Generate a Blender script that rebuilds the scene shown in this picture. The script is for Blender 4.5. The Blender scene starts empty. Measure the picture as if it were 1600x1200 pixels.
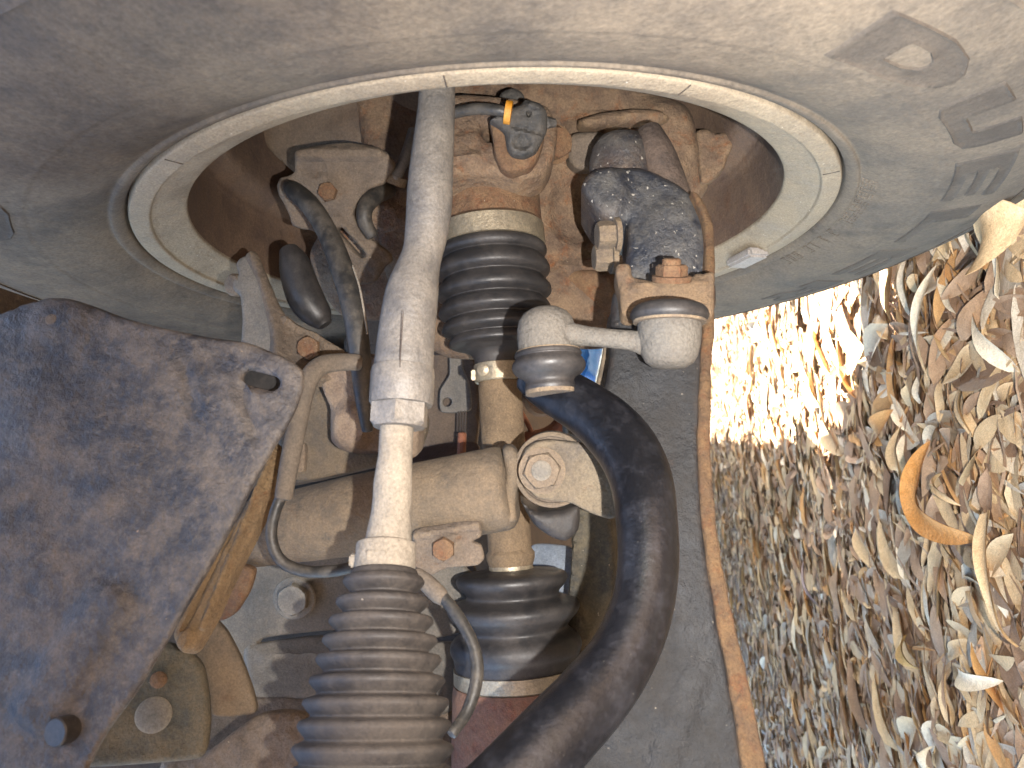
import bpy, bmesh, math, random
import numpy as np
from mathutils import Vector, Matrix, noise
from mathutils.geometry import delaunay_2d_cdt

random.seed(7)
rng = np.random.default_rng(7)
scn = bpy.context.scene
col = scn.collection

# ------------------------------------------------------------------ camera
# survey frame: x = towards the ground, y = towards the car's middle, z = along the view
F = 1200.0
M = Matrix(((-0.0916012, -0.9957958, 0.0),
            (0.1943361, -0.0178766, 0.9807721),
            (-0.9766487, 0.0898399, 0.1951566)))
CAM = Vector((0.0, 0.0, 0.258))


def W(p):
    return CAM + M @ Vector(p)


def D(v):
    return M @ Vector(v)


cam_data = bpy.data.cameras.new('camera')
cam = bpy.data.objects.new('camera', cam_data)
col.objects.link(cam)
cam_data.sensor_fit = 'HORIZONTAL'
cam_data.sensor_width = 36.0
cam_data.lens = 36.0 * F / 1600.0
cam_data.clip_start = 0.01
cam_data.clip_end = 400
R3 = Matrix((D((1, 0, 0)), D((0, -1, 0)), D((0, 0, -1)))).transposed()
cam.matrix_world = Matrix.Translation(CAM) @ R3.to_4x4()
cam_data.dof.use_dof = True
cam_data.dof.focus_distance = 0.50
cam_data.dof.aperture_fstop = 17.0
scn.camera = cam

# ------------------------------------------------------------------ sky, sun, flash, exposure
SUN_EL, SUN_AZ = math.radians(38), math.radians(4)      # azimuth measured from +X towards +Y
world = bpy.data.worlds.new('World')
scn.world = world
world.use_nodes = True
wn = world.node_tree
bg = wn.nodes['Background']
sky = wn.nodes.new('ShaderNodeTexSky')
sky.sky_type = 'NISHITA'
sky.sun_disc = False
sky.sun_elevation = SUN_EL
sky.sun_rotation = math.radians(90) - SUN_AZ
wn.links.new(sky.outputs[0], bg.inputs[0])
bg.inputs[1].default_value = 0.098
sun_d = bpy.data.lights.new('sun', 'SUN')
sun_d.energy = 5.0
sun_d.angle = math.radians(0.53)
sun_d.color = (1.0, 0.97, 0.92)
sun = bpy.data.objects.new('sun', sun_d)
col.objects.link(sun)
sdir = Vector((math.cos(SUN_EL) * math.cos(SUN_AZ), math.cos(SUN_EL) * math.sin(SUN_AZ), math.sin(SUN_EL)))
sun.rotation_euler = sdir.to_track_quat('Z', 'Y').to_euler()
sun.location = sdir * 20
# the phone's own flash, which throws the hard shadows seen beside every part
fl_d = bpy.data.lights.new('phone_flash', 'SPOT')
fl_d.energy = 2.55
fl_d.spot_size = math.radians(116)
fl_d.spot_blend = 1.0
fl_d.shadow_soft_size = 0.0025
fl_d.color = (1.0, 0.965, 0.92)
fl = bpy.data.objects.new('phone_flash', fl_d)
col.objects.link(fl)
fl.location = W((0.038, 0.014, 0.0))
fl.rotation_euler = (-D((0.34, 0.0, 1))).to_track_quat('Z', 'Y').to_euler()
scn.view_settings.view_transform = 'Standard'
scn.view_settings.look = 'None'
scn.view_settings.gamma = 1.0
scn.view_settings.use_curve_mapping = False
scn.view_settings.exposure = 3.7


# ------------------------------------------------------------------ materials
def lin(c):
    return tuple(((x / 12.92) if x <= 0.04045 else ((x + 0.055) / 1.055) ** 2.4) for x in c)


def hexc(h):
    return lin(tuple(int(h[i:i + 2], 16) / 255 for i in (0, 2, 4)))


MATS = {}


def grime(name, base, dust, rust=None, k_dust=0.5, k_rust=0.0, speck=0.0, speck_col='d8c8b0', scale=22.0,
          rough=0.8, rough_dust=0.95, bump=0.0006, metal=0.0, dark=0.25, stretch=(1, 1, 1), dark_col='2a2420', fine=260.0, alb=0.62, edge=0.0, edge_col='7a583a'):
    """dusty surface: base colour under dust patches, rust patches, pale specks, dark stains, fine relief"""
    m = bpy.data.materials.new(name)
    m.use_nodes = True
    nt = m.node_tree
    N, L = nt.nodes, nt.links
    b = N['Principled BSDF']

    def hexc(h):
        return tuple(x * alb for x in lin(tuple(int(h[i:i + 2], 16) / 255 for i in (0, 2, 4))))
    tc = N.new('ShaderNodeTexCoord')
    mp = N.new('ShaderNodeMapping')
    mp.inputs['Scale'].default_value = stretch
    L.new(tc.outputs['Object'], mp.inputs[0])

    def nz(s, det=6, ro=0.6, off=0.0, dist=0.0):
        n = N.new('ShaderNodeTexNoise')
        n.noise_dimensions = '4D'
        n.inputs['W'].default_value = off
        n.inputs['Scale'].default_value = s
        n.inputs['Detail'].default_value = det
        n.inputs['Roughness'].default_value = ro
        n.inputs['Distortion'].default_value = dist
        L.new(mp.outputs[0], n.inputs['Vector'])
        return n.outputs[0]

    def ramp(x, a, c):
        r = N.new('ShaderNodeMapRange')
        r.interpolation_type = 'SMOOTHSTEP'
        r.inputs[1].default_value = a
        r.inputs[2].default_value = c
        L.new(x, r.inputs[0])
        return r.outputs[0]

    def mix(f, a, c):
        x = N.new('ShaderNodeMix')
        x.data_type = 'RGBA'
        L.new(f, x.inputs[0])
        for s, i in ((a, 6), (c, 7)):
            if isinstance(s, tuple):
                x.inputs[i].default_value = (*s, 1)
            else:
                L.new(s, x.inputs[i])
        return x.outputs[2]

    seed = (sum(ord(ch) for ch in name) % 97) * 1.37
    nA, nB, nC, nD = nz(scale * 1.7, 9, 0.68, seed), nz(scale * 6, 7, 0.7, seed + 3, 0.4), nz(fine * 1.5, 2, 0.5, seed + 5), nz(fine, 5, 0.65, seed + 9)
    fd = ramp(nA, 0.52 - 0.45 * k_dust, 0.86 - 0.38 * k_dust)
    c = mix(fd, hexc(base), hexc(dust))
    # tone variation of dust
    c = mix(ramp(nB, 0.42, 0.75), c, mix(ramp(nD, 0.3, 0.7), hexc(dust), c))
    if dark > 0:
        f = N.new('ShaderNodeMath')
        f.operation = 'MULTIPLY'
        L.new(ramp(nz(scale * 3.1, 8, 0.7, seed + 21, 0.3), 0.48, 0.80), f.inputs[0])
        f.inputs[1].default_value = dark
        c = mix(f.outputs[0], c, hexc(dark_col))
    if k_rust > 0:
        f2 = ramp(nz(scale * 2.3, 9, 0.74, seed + 13, 0.4), 0.66 - 0.4 * k_rust, 0.90 - 0.36 * k_rust)
        c = mix(f2, c, mix(ramp(nD, 0.35, 0.65), hexc(rust or '7a4a2a'), hexc('5a3824')))
    if edge > 0:      # worn, rusted or scuffed outer edges
        ge = N.new('ShaderNodeNewGeometry')
        f3 = N.new('ShaderNodeMath')
        f3.operation = 'MULTIPLY'
        L.new(ramp(ge.outputs['Pointiness'], 0.515, 0.60), f3.inputs[0])
        f4 = N.new('ShaderNodeMath')
        f4.operation = 'MULTIPLY'
        L.new(ramp(nz(scale * 5, 6, 0.7, seed + 41), 0.30, 0.62), f4.inputs[0])
        f4.inputs[1].default_value = edge
        L.new(f4.outputs[0], f3.inputs[1])
        c = mix(f3.outputs[0], c, hexc(edge_col))
    if speck > 0:
        c = mix(ramp(nC, 0.76 - 0.12 * speck, 0.82 - 0.12 * speck), c, hexc(speck_col))
    gr = N.new('ShaderNodeMapRange')
    gr.inputs[1].default_value = 0.25
    gr.inputs[2].default_value = 0.75
    gr.inputs[3].default_value = 0.60
    gr.inputs[4].default_value = 1.32
    L.new(nz(fine * 3.1, 4, 0.7, seed + 31), gr.inputs[0])
    vm = N.new('ShaderNodeVectorMath')
    vm.operation = 'SCALE'
    L.new(c, vm.inputs[0])
    L.new(gr.outputs[0], vm.inputs['Scale'])
    c = vm.outputs[0]
    L.new(c, b.inputs['Base Color'])
    rr = N.new('ShaderNodeMapRange')
    rr.inputs[3].default_value = rough
    rr.inputs[4].default_value = rough_dust
    L.new(fd, rr.inputs[0])
    L.new(rr.outputs[0], b.inputs['Roughness'])
    b.inputs['Metallic'].default_value = metal
    b.inputs['Specular IOR Level'].default_value = 0.4
    if bump > 0:
        add = N.new('ShaderNodeMath')
        add.operation = 'MULTIPLY_ADD'
        L.new(nB, add.inputs[0])
        add.inputs[1].default_value = 0.8
        L.new(nD, add.inputs[2])
        bp = N.new('ShaderNodeBump')
        bp.inputs['Strength'].default_value = 1.0
        bp.inputs['Distance'].default_value = bump * 2.4
        L.new(add.outputs[0], bp.inputs['Height'])
        L.new(bp.outputs[0], b.inputs['Normal'])
    MATS[name] = m
    return m


TYRE = grime('dusty_tyre_rubber', '685f56', '90816f', k_dust=0.5, scale=13, rough=0.75, bump=0.00035, dark=0.75, dark_col='4c4744', fine=160, alb=.43)
LETTER = grime('raised_letter_rubber', '5e554d', '7f7264', k_dust=0.36, alb=.37, scale=12, rough=0.75, bump=0.0003, dark=0.3, dark_col='4c4744')
RIM = grime('dusty_alloy', '948674', 'b2a28a', k_dust=0.6, speck=0.35, speck_col='efe6d8', scale=26, rough=0.5, bump=0.0004, dark=0.3, dark_col='6e6058', alb=.52)
BARREL = grime('brown_dusted_barrel', '5c4a42', '7c6450', '6a4630', k_dust=0.5, k_rust=0.3, scale=14, rough=0.7, bump=0.0003, dark=0.3, stretch=(1, 1, 1))
CASTGREY = grime('grey_cast_steel', '706d6b', '928a80', k_dust=0.5, speck=0.12, speck_col='cfc8bc', scale=30, rough=0.42, rough_dust=0.62, bump=0.00028, dark=0.6, dark_col='4c4845', alb=.42, edge=.5, edge_col='b0a698')
PALE = grime('pale_dusted_steel', '8e8578', 'a79b8a', k_dust=0.7, speck=0.2, scale=40, rough=0.8, bump=0.0005, dark=0.35, dark_col='6a6258', alb=.48)
LINKM = grime('dull_dusty_link_steel', '74706a', '8a8379', '7a6250', k_dust=0.55, k_rust=0.18, speck=0.15, scale=34, rough=0.7, bump=0.0007, dark=0.4, dark_col='5a544e', alb=.42, edge=.3, edge_col='8a6a4a')
RUBBER = grime('dusty_rubber', '34302f', '584f47', k_dust=0.34, scale=24, rough=0.6, bump=0.00015, dark=0.3, dark_col='1e1c1c', speck=0.05, alb=.48)
RUBBER2 = grime('clean_black_rubber', '2e2d2e', '484340', k_dust=0.3, scale=26, rough=0.42, rough_dust=0.7, bump=0.00010, dark=0.3, dark_col='181819')
BLACKP = grime('chipped_black_paint', '282c36', '66625c', '6e5238', k_dust=0.24, k_rust=0.06, speck=0.85, speck_col='a8a298', scale=20, rough=0.42, rough_dust=0.85, bump=0.0005, dark=0.3, dark_col='1a1c20', edge=.8, edge_col='7a6450')
BRKT = grime('rust_stained_bracket', '5c4c3e', '7e6850', '7c4c2a', k_dust=.5, k_rust=.3, scale=34, bump=.0007, dark=.4, edge=.6, edge_col='9c8060')
BARP = grime('black_bar_paint', '121318', '34343a', '7a5a3c', k_dust=0.10, k_rust=0.0, speck=0.22, speck_col='8c877f', scale=20, rough=0.30, rough_dust=0.7, bump=0.00012, dark=0.2, dark_col='17181c', alb=.5)
ARMM = grime('worn_arm_paint', '24272f', '45413e', '745638', k_dust=0.36, k_rust=0.14, speck=0.45, speck_col='a89e90', scale=22, rough=0.6, bump=0.0006, dark=0.8, dark_col='181a20', alb=.27, edge=.8, edge_col='8c6642')
RUSTE = grime('rusty_edge', '54402f', '71573b', '70401f', k_dust=0.5, k_rust=0.45, scale=46, rough=0.85, bump=0.0010, dark=0.6, dark_col='2e2620')
KNUCK = grime('rusty_cast_iron', '5a483c', '8c745c', '8e5428', k_dust=0.5, k_rust=0.45, speck=0.25, speck_col='b09a80', scale=26, rough=0.8, bump=0.0009, dark=0.4, dark_col='3e3430', edge=.5, edge_col='a08460')
RUSTY = grime('rust_brown_steel', '74563e', '8c6e50', '8a4e2a', k_dust=0.45, k_rust=0.5, speck=0.2, scale=34, rough=0.8, bump=0.0008, dark=0.35, alb=.54)
TANST = grime('tan_dusted_steel', '5e534a', '867666', '7e5836', k_dust=0.6, k_rust=0.25, speck=0.25, speck_col='b8a88e', scale=24, rough=0.85, bump=0.0007, dark=0.35, dark_col='4a443a', edge=.6, edge_col='a48e70', alb=.5)
OLIVE = grime('olive_dusted_tube', '5a5044', '84725c', '6e5238', k_dust=0.62, k_rust=0.22, scale=22, rough=0.8, bump=0.0006, dark=0.9, dark_col='3a3c3c', edge=.6, edge_col='3a3a38', alb=.55)
SHAFTM = grime('brown_dusted_shaft', '6e5c48', '8c765c', '7a5436', k_dust=0.6, k_rust=0.2, speck=0.35, speck_col='b49a74', scale=30, rough=0.85, bump=0.0006, dark=0.3, alb=.55)
GREYP = grime('grey_painted_panel', '5a5854', '857c70', '6e5238', k_dust=0.5, k_rust=0.06, scale=18, rough=0.7, bump=0.0003, dark=0.2, edge=.6, edge_col='a09684')
SHIELD = grime('dirty_plastic_liner', '272931', '6e655c', k_dust=0.32, speck=0.12, speck_col='a08a70', scale=36, rough=0.38, rough_dust=0.75, bump=0.0005, dark=0.4, dark_col='2c2c32', edge=.7, edge_col='8a7864')
HOSE = grime('dusty_black_hose', '2c2c2c', '625a50', k_dust=0.26, scale=34, rough=0.42, bump=0.0001, dark=0.2, dark_col='17181a')
CONDUIT = grime('dusty_conduit', '5a5148', '776a5c', k_dust=0.5, scale=40, rough=0.8, bump=0.0002, dark=0.2)
BAND = grime('bare_clamp_band', 'a69a86', 'c0b094', k_dust=0.4, speck=0.15, scale=40, rough=0.35, rough_dust=0.6, bump=0.0002, metal=0.6, dark=0.3, dark_col='5a5248')
SENSOR = grime('black_sensor_plastic', '2b2b2b', '5c564f', k_dust=0.38, speck=0.3, speck_col='8c857c', scale=40, rough=0.6, bump=0.0004, dark=0.3, dark_col='1e1e20', edge=.6, edge_col='76706a')
ORANGE = grime('orange_clip_plastic', 'd08a20', 'd8a050', k_dust=0.3, scale=60, rough=0.5, bump=0.0001, dark=0.1)
JOINT = grime('red_oxide_housing', '745040', '8a664e', '8a4a2c', k_dust=0.45, k_rust=0.5, scale=24, rough=0.75, bump=0.0004, dark=0.2)
DARK = grime('dark_underbody', '35302e', '5a4e44', k_dust=0.4, scale=10, rough=0.85, bump=0.0006, dark=0.3)
BROWNP = grime('brown_dusted_panel', '5c4c40', '7a6754', '6a4a34', k_dust=0.5, k_rust=0.1, scale=14, rough=0.85, bump=0.0005, dark=0.25)
BLUEP = grime('bright_blue_plastic', '1f6fc8', '3a84d2', k_dust=0.3, scale=10, rough=0.5, bump=0.0003, dark=0.1, dark_col='174e90')
COPPER = grime('copper_brown_steel', '8c5038', 'a06a4c', '8a4426', k_dust=0.4, k_rust=0.4, scale=20, rough=0.6, bump=0.0005, dark=0.2)
LEAD = grime('grey_balance_weight', 'a09a98', 'b8b0a8', k_dust=0.4, scale=60, rough=0.5, bump=0.0002, dark=0.2)
CARP = grime('white_car_paint', 'c8c8c6', 'b8b0a4', k_dust=0.2, scale=3, rough=0.3, bump=0.0, dark=0.0)


# ------------------------------------------------------------------ object helpers
def thing(name, label, cat, at, group=None):
    o = bpy.data.objects.new(name, None)
    col.objects.link(o)
    o.empty_display_size = 0.02
    o.location = W(at)
    o['label'] = label
    o['category'] = cat
    if group:
        o['group'] = group
    return o


def world_loc(o):
    v = Vector((0, 0, 0))
    while o is not None:
        v += o.location
        o = o.parent
    return v


def link(name, bm, mat, parent=None, ang=35, label=None, kind=None):
    """bm is in the survey frame; it becomes one mesh object under its parent"""
    base = world_loc(parent) if parent is not None else Vector((0, 0, 0))
    bm.transform(Matrix.Translation(CAM - base) @ M.to_4x4())
    bmesh.ops.recalc_face_normals(bm, faces=bm.faces)
    me = bpy.data.meshes.new(name)
    bm.to_mesh(me)
    bm.free()
    me.shade_smooth()
    me.set_sharp_from_angle(angle=math.radians(ang))
    me.materials.append(mat)
    o = bpy.data.objects.new(name, me)
    col.objects.link(o)
    o.parent = parent
    if label:
        o['label'] = label
    if kind:
        o['kind'] = kind
    return o


def solo(o, label, cat, group=None):
    o['label'] = label
    o['category'] = cat
    if group:
        o['group'] = group
    return o


def px(u, v, d):
    return Vector(((u - 800) / F * d, (v - 600) / F * d, d))


def NB():
    return bmesh.new()


def spline(pts, n):
    """Catmull-Rom through rows of numbers, n samples per span"""
    P = np.array(pts, float)
    P = np.vstack([2 * P[0] - P[1], P, 2 * P[-1] - P[-2]])
    out = []
    for i in range(1, len(P) - 2):
        for t in np.linspace(0, 1, n, endpoint=False):
            a, b, c, d = P[i - 1], P[i], P[i + 1], P[i + 2]
            out.append(0.5 * ((2 * b) + (-a + c) * t + (2 * a - 5 * b + 4 * c - d) * t * t + (-a + 3 * b - 3 * c + d) * t ** 3))
    out.append(P[-2])
    return np.array(out)


def rings(bm, loops, cap=True):
    vs = [[bm.verts.new(p) for p in lp] for lp in loops]
    n = len(vs[0])
    for a, b in zip(vs[:-1], vs[1:]):
        for i in range(n):
            bm.faces.new((a[i], a[(i + 1) % n], b[(i + 1) % n], b[i]))
    if cap:
        bm.faces.new(vs[0])
        bm.faces.new(vs[-1])


def tube(bm, rows, n=20, span=6, cap=True, flat=None, ribs=None):
    """rows of (u, v, depth, half width in photo px); round bar through them"""
    S = spline(rows, span)
    C = [px(*r[:3]) for r in S]
    rad = [r[3] * r[2] / F for r in S]
    up = Vector((0, 0, -1))
    loops = []
    for i, c in enumerate(C):
        t = (C[min(i + 1, len(C) - 1)] - C[max(i - 1, 0)]).normalized()
        x = t.cross(up).normalized()
        y = x.cross(t).normalized()
        r = rad[i]
        if ribs:
            r *= 1 + ribs * (1 if i % 2 else -1)
        k = flat[0] + (flat[1] - flat[0]) * min(1, i / (len(C) * flat[2])) if flat else 1
        loops.append([c + x * (r * math.cos(a)) + y * (r * k * math.sin(a)) for a in np.linspace(0, 2 * math.pi, n, endpoint=False)])
    if cap:
        for e, s in ((0, -1), (-1, 1)):
            c = C[e]
            t = (C[e] - C[1 if e == 0 else -2]).normalized()
            r = rad[e]
            ex = [[c + (p - c) * q + t * (r * h) for p in loops[e]] for q, h in ((0.9, 0.22), (0.6, 0.38))]
            if e == 0:
                loops = ex[::-1] + loops
            else:
                loops = loops + ex
    rings(bm, loops, cap)


def frame_of(axis):
    t = Vector(axis).normalized()
    h = Vector((0, 0, -1))
    if abs(t.dot(h)) > 0.92:
        h = Vector((1, 0, 0))
    x = t.cross(h).normalized()
    y = x.cross(t).normalized()
    return t, x, y


def lathe(bm, p0, axis, prof, n=48, cap=True, wob=0.0):
    """prof rows (along, radius) in metres about the axis from p0"""
    t, x, y = frame_of(axis)
    loops = []
    for s, r in prof:
        loops.append([Vector(p0) + t * (s + (wob * noise.noise(Vector((math.cos(a) * 2, math.sin(a) * 2, s * 40))))) + x * (r * math.cos(a)) + y * (r * math.sin(a))
                      for a in np.linspace(0, 2 * math.pi, n, endpoint=False)])
    rings(bm, loops, cap)


def box(bm, c, ax, ay, az, bev=0.0015):
    vs = []
    b2 = bmesh.new()
    for i in (-1, 1):
        for j in (-1, 1):
            for k in (-1, 1):
                vs.append(b2.verts.new(Vector(c) + Vector(ax) * i + Vector(ay) * j + Vector(az) * k))
    for f in ((0, 1, 3, 2), (4, 6, 7, 5), (0, 4, 5, 1), (2, 3, 7, 6), (0, 2, 6, 4), (1, 5, 7, 3)):
        b2.faces.new([vs[i] for i in f])
    bmesh.ops.recalc_face_normals(b2, faces=b2.faces)
    if bev:
        bmesh.ops.bevel(b2, geom=b2.edges[:], offset=bev, segments=2, affect='EDGES')
    me = bpy.data.meshes.new('tmp')
    b2.to_mesh(me)
    b2.free()
    bm.from_mesh(me)
    bpy.data.meshes.remove(me)


def hexhead(bm, c, axis, r, h, cham=0.16, rot=0.0):
    """bolt head: hex prism with a chamfered face, axis towards its outer end"""
    t, x, y = frame_of(axis)
    c = Vector(c)

    def ring(z, rad, soft=0.0):
        out = []
        for i in range(24):
            a = 2 * math.pi * i / 24 + rot
            q = math.radians(60)
            hexr = math.cos(q / 2) / math.cos(((a - rot) % q) - q / 2)
            out.append(c + t * z + (x * math.cos(a) + y * math.sin(a)) * (rad * (hexr * (1 - soft) + soft * 0.9)))
        return out
    rings(bm, [ring(0, r), ring(h * (1 - cham), r), ring(h, r * 0.93, 0.75), ring(h + r * 0.02, r * 0.5, 0.9)])


def inv_plane(anchors):
    A = np.array([[1, u, v] for u, v, d in anchors], float)
    b = np.array([1 / d for u, v, d in anchors])
    k = np.linalg.lstsq(A, b, rcond=None)[0]
    return lambda u, v: 1.0 / (k[0] + k[1] * u + k[2] * v)


def on_plane(anchors, u, v, lift=0.0):
    dep = inv_plane(anchors) if not callable(anchors) else anchors
    a, b, c = px(u, v, dep(u, v)), px(u + 20, v, dep(u + 20, v)), px(u, v + 20, dep(u, v + 20))
    n = (b - a).cross(c - a).normalized()
    if n.z > 0:
        n = -n
    return a + n * lift, n


def poly_inside(P, poly):
    x, y = P[:, 0], P[:, 1]
    ins = np.zeros(len(P), bool)
    j = len(poly) - 1
    for i in range(len(poly)):
        xi, yi = poly[i]
        xj, yj = poly[j]
        c = ((yi > y) != (yj > y)) & (x < (xj - xi) * (y - yi) / (yj - yi + 1e-12) + xi)
        ins ^= c
        j = i
    return ins


def poly_dist(P, poly):
    d = np.full(len(P), 1e9)
    for i in range(len(poly)):
        a, b = poly[i - 1], poly[i]
        ab = b - a
        t = np.clip(((P - a) @ ab) / (ab @ ab + 1e-12), 0, 1)
        d = np.minimum(d, np.linalg.norm(P - (a + t[:, None] * ab), axis=1))
    return d


def outline(pts, step, smooth=True):
    P = np.array(pts, float)
    if smooth:
        Q = np.vstack([P[-1], P, P[0], P[1]])
        out = []
        for i in range(1, len(Q) - 2):
            a, b, c, d = Q[i - 1], Q[i], Q[i + 1], Q[i + 2]
            n = max(2, int(np.linalg.norm(c - b) / step))
            for t in np.linspace(0, 1, n, endpoint=False):
                m1, m2 = (c - a) * 0.32, (d - b) * 0.32
                h00, h10, h01, h11 = 2 * t**3 - 3 * t**2 + 1, t**3 - 2 * t**2 + t, -2 * t**3 + 3 * t**2, t**3 - t**2
                lim = np.linalg.norm(c - b)
                m1 = m1 * min(1, lim / (np.linalg.norm(m1) + 1e-9))
                m2 = m2 * min(1, lim / (np.linalg.norm(m2) + 1e-9))
                out.append(h00 * b + h10 * m1 + h01 * c + h11 * m2)
        return np.array(out)
    out = []
    for i in range(len(P)):
        b, c = P[i], P[(i + 1) % len(P)]
        n = max(1, int(np.linalg.norm(c - b) / step))
        for t in np.linspace(0, 1, n, endpoint=False):
            out.append(b + (c - b) * t)
    return np.array(out)


def ellipse(u, v, a, b, ang=0, n=24):
    t = np.linspace(0, 2 * np.pi, n, endpoint=False)
    c, s = math.cos(math.radians(ang)), math.sin(math.radians(ang))
    x, y = a * np.cos(t), b * np.sin(t)
    return np.c_[u + c * x - s * y, v + s * x + c * y]


def slot(u, v, l, r, ang, n=10):
    c, s = math.cos(math.radians(ang)), math.sin(math.radians(ang))
    a = np.linspace(-np.pi / 2, np.pi / 2, n)
    x = np.r_[l + r * np.cos(a), -l - r * np.cos(a)]
    y = np.r_[r * np.sin(a), -r * np.sin(a)]
    return np.c_[u + c * x - s * y, v + s * x + c * y]


def relief(bm, pts, anchors, thick, rnd=0.003, holes=(), step=7, bumps=(), rough=0.0, smooth=True, rfreq=90, extra=None):
    """a plate or casting of real thickness: its outline lies on a plane in space (anchors u, v, depth), its face
    is rounded off towards the edge and carries bumps, dents, ribs and casting roughness as geometry.
    bumps rows: ('e', u, v, a, b, angle, height) ellipse, or ('r', u1, v1, u2, v2, halfwidth, height) rib"""
    dep = inv_plane(anchors) if not callable(anchors) else anchors
    O = outline(pts, step, smooth)
    H = [np.array(h, float) for h in holes]
    cu, cv = O.mean(0)
    d0 = dep(cu, cv)
    rpx = rnd * F / d0
    cand = []
    lo, hi = O.min(0), O.max(0)
    gx = np.arange(lo[0], hi[0] + step, step)
    gy = np.arange(lo[1], hi[1] + step, step)
    G = np.array([(x + (step / 2 if j % 2 else 0), y) for j, y in enumerate(gy) for x in gx])
    G += rng.uniform(-0.15, 0.15, G.shape) * step
    cand.append((G, step * 0.55))
    for loop in [O] + H:
        e = np.roll(loop, -1, 0) - np.roll(loop, 1, 0)
        nrm = np.c_[-e[:, 1], e[:, 0]]
        nrm /= np.linalg.norm(nrm, axis=1)[:, None] + 1e-9
        for q in (0.12, 0.38, 0.8):
            o = q * rpx
            if o > 0.35:
                for s in (-1, 1):
                    cand.append((loop + nrm * o * s, o * 0.93))
    keep = []
    allp = [O] + H
    for Q, mind in cand:
        m = poly_inside(Q, O)
        for h in H:
            m &= ~poly_inside(Q, h)
        Q = Q[m]
        if len(Q) == 0:
            continue
        dd = poly_dist(Q, O)
        for h in H:
            dd = np.minimum(dd, poly_dist(Q, h))
        keep.append(Q[dd >= mind])
    V = np.vstack(allp + keep)
    edges = []
    k = 0
    for loop in allp:
        n = len(loop)
        edges += [(k + i, k + (i + 1) % n) for i in range(n)]
        k += n
    r = delaunay_2d_cdt([Vector(p) for p in V], edges, [], 0, 1e-4)
    vv = np.array([(p.x, p.y) for p in r[0]])
    tris = np.array([t for t in r[2] if len(t) == 3])
    cen = vv[tris].mean(1)
    m = poly_inside(cen, O)
    for h in H:
        m &= ~poly_inside(cen, h)
    tris = tris[m]
    dist = poly_dist(vv, O)
    for h in H:
        dist = np.minimum(dist, poly_dist(vv, h))
    dist = dist * d0 / F
    drop = np.zeros(len(vv))
    if rnd > 0:
        q = np.clip(rnd - dist, 0, rnd)
        drop = rnd - np.sqrt(np.maximum(rnd * rnd - q * q, 0))
    for bmp in bumps:
        if bmp[0] == 'e':
            _, u, v, a, b, ang, h = bmp
            c, s = math.cos(math.radians(ang)), math.sin(math.radians(ang))
            x, y = vv[:, 0] - u, vv[:, 1] - v
            q = np.sqrt(((c * x + s * y) / a) ** 2 + ((-s * x + c * y) / b) ** 2)
            w = np.clip((1 - q) / 0.45, 0, 1)
        else:
            _, u1, v1, u2, v2, hw, h = bmp
            a_, b_ = np.array((u1, v1), float), np.array((u2, v2), float)
            ab = b_ - a_
            t = np.clip(((vv - a_) @ ab) / (ab @ ab), 0, 1)
            q = np.linalg.norm(vv - (a_ + t[:, None] * ab), axis=1) / hw
            w = np.clip((1 - q) / 0.6, 0, 1)
        drop -= h * (w * w * (3 - 2 * w))
    # plane normal towards the camera
    a, b, c = [np.array(px(u, v, dep(u, v))) for u, v in ((cu, cv), (cu + 20, cv), (cu, cv + 20))]
    nr = np.cross(b - a, c - a)
    nr /= np.linalg.norm(nr)
    if nr[2] > 0:
        nr = -nr
    nv = Vector(nr)
    front, back = [], []
    for i, (u, v) in enumerate(vv):
        d = dep(u, v)
        base = px(u, v, d)
        dz = drop[i]
        if extra is not None:
            dz += extra(u, v)
        if rough:
            p = base * rfreq
            dz += rough * (noise.noise(p) + 0.5 * noise.noise(p * 2.3))
        front.append(bm.verts.new(base - nv * dz))
        back.append(bm.verts.new(base - nv * max(thick, dz + 0.0006)))
    cnt = {}
    for t in tris:
        t = [int(i) for i in t]
        bm.faces.new([front[i] for i in t])
        bm.faces.new([back[i] for i in reversed(t)])
        for i in range(3):
            e = (t[i], t[(i + 1) % 3])
            key = tuple(sorted(e))
            cnt[key] = None if key in cnt else e
    for e in cnt.values():
        if e:
            bm.faces.new((front[e[1]], front[e[0]], back[e[0]], back[e[1]]))
    for v_ in [x for x in front + back if not x.link_faces]:
        bm.verts.remove(v_)


# ------------------------------------------------------------------ ground
GC = hexc


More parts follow.
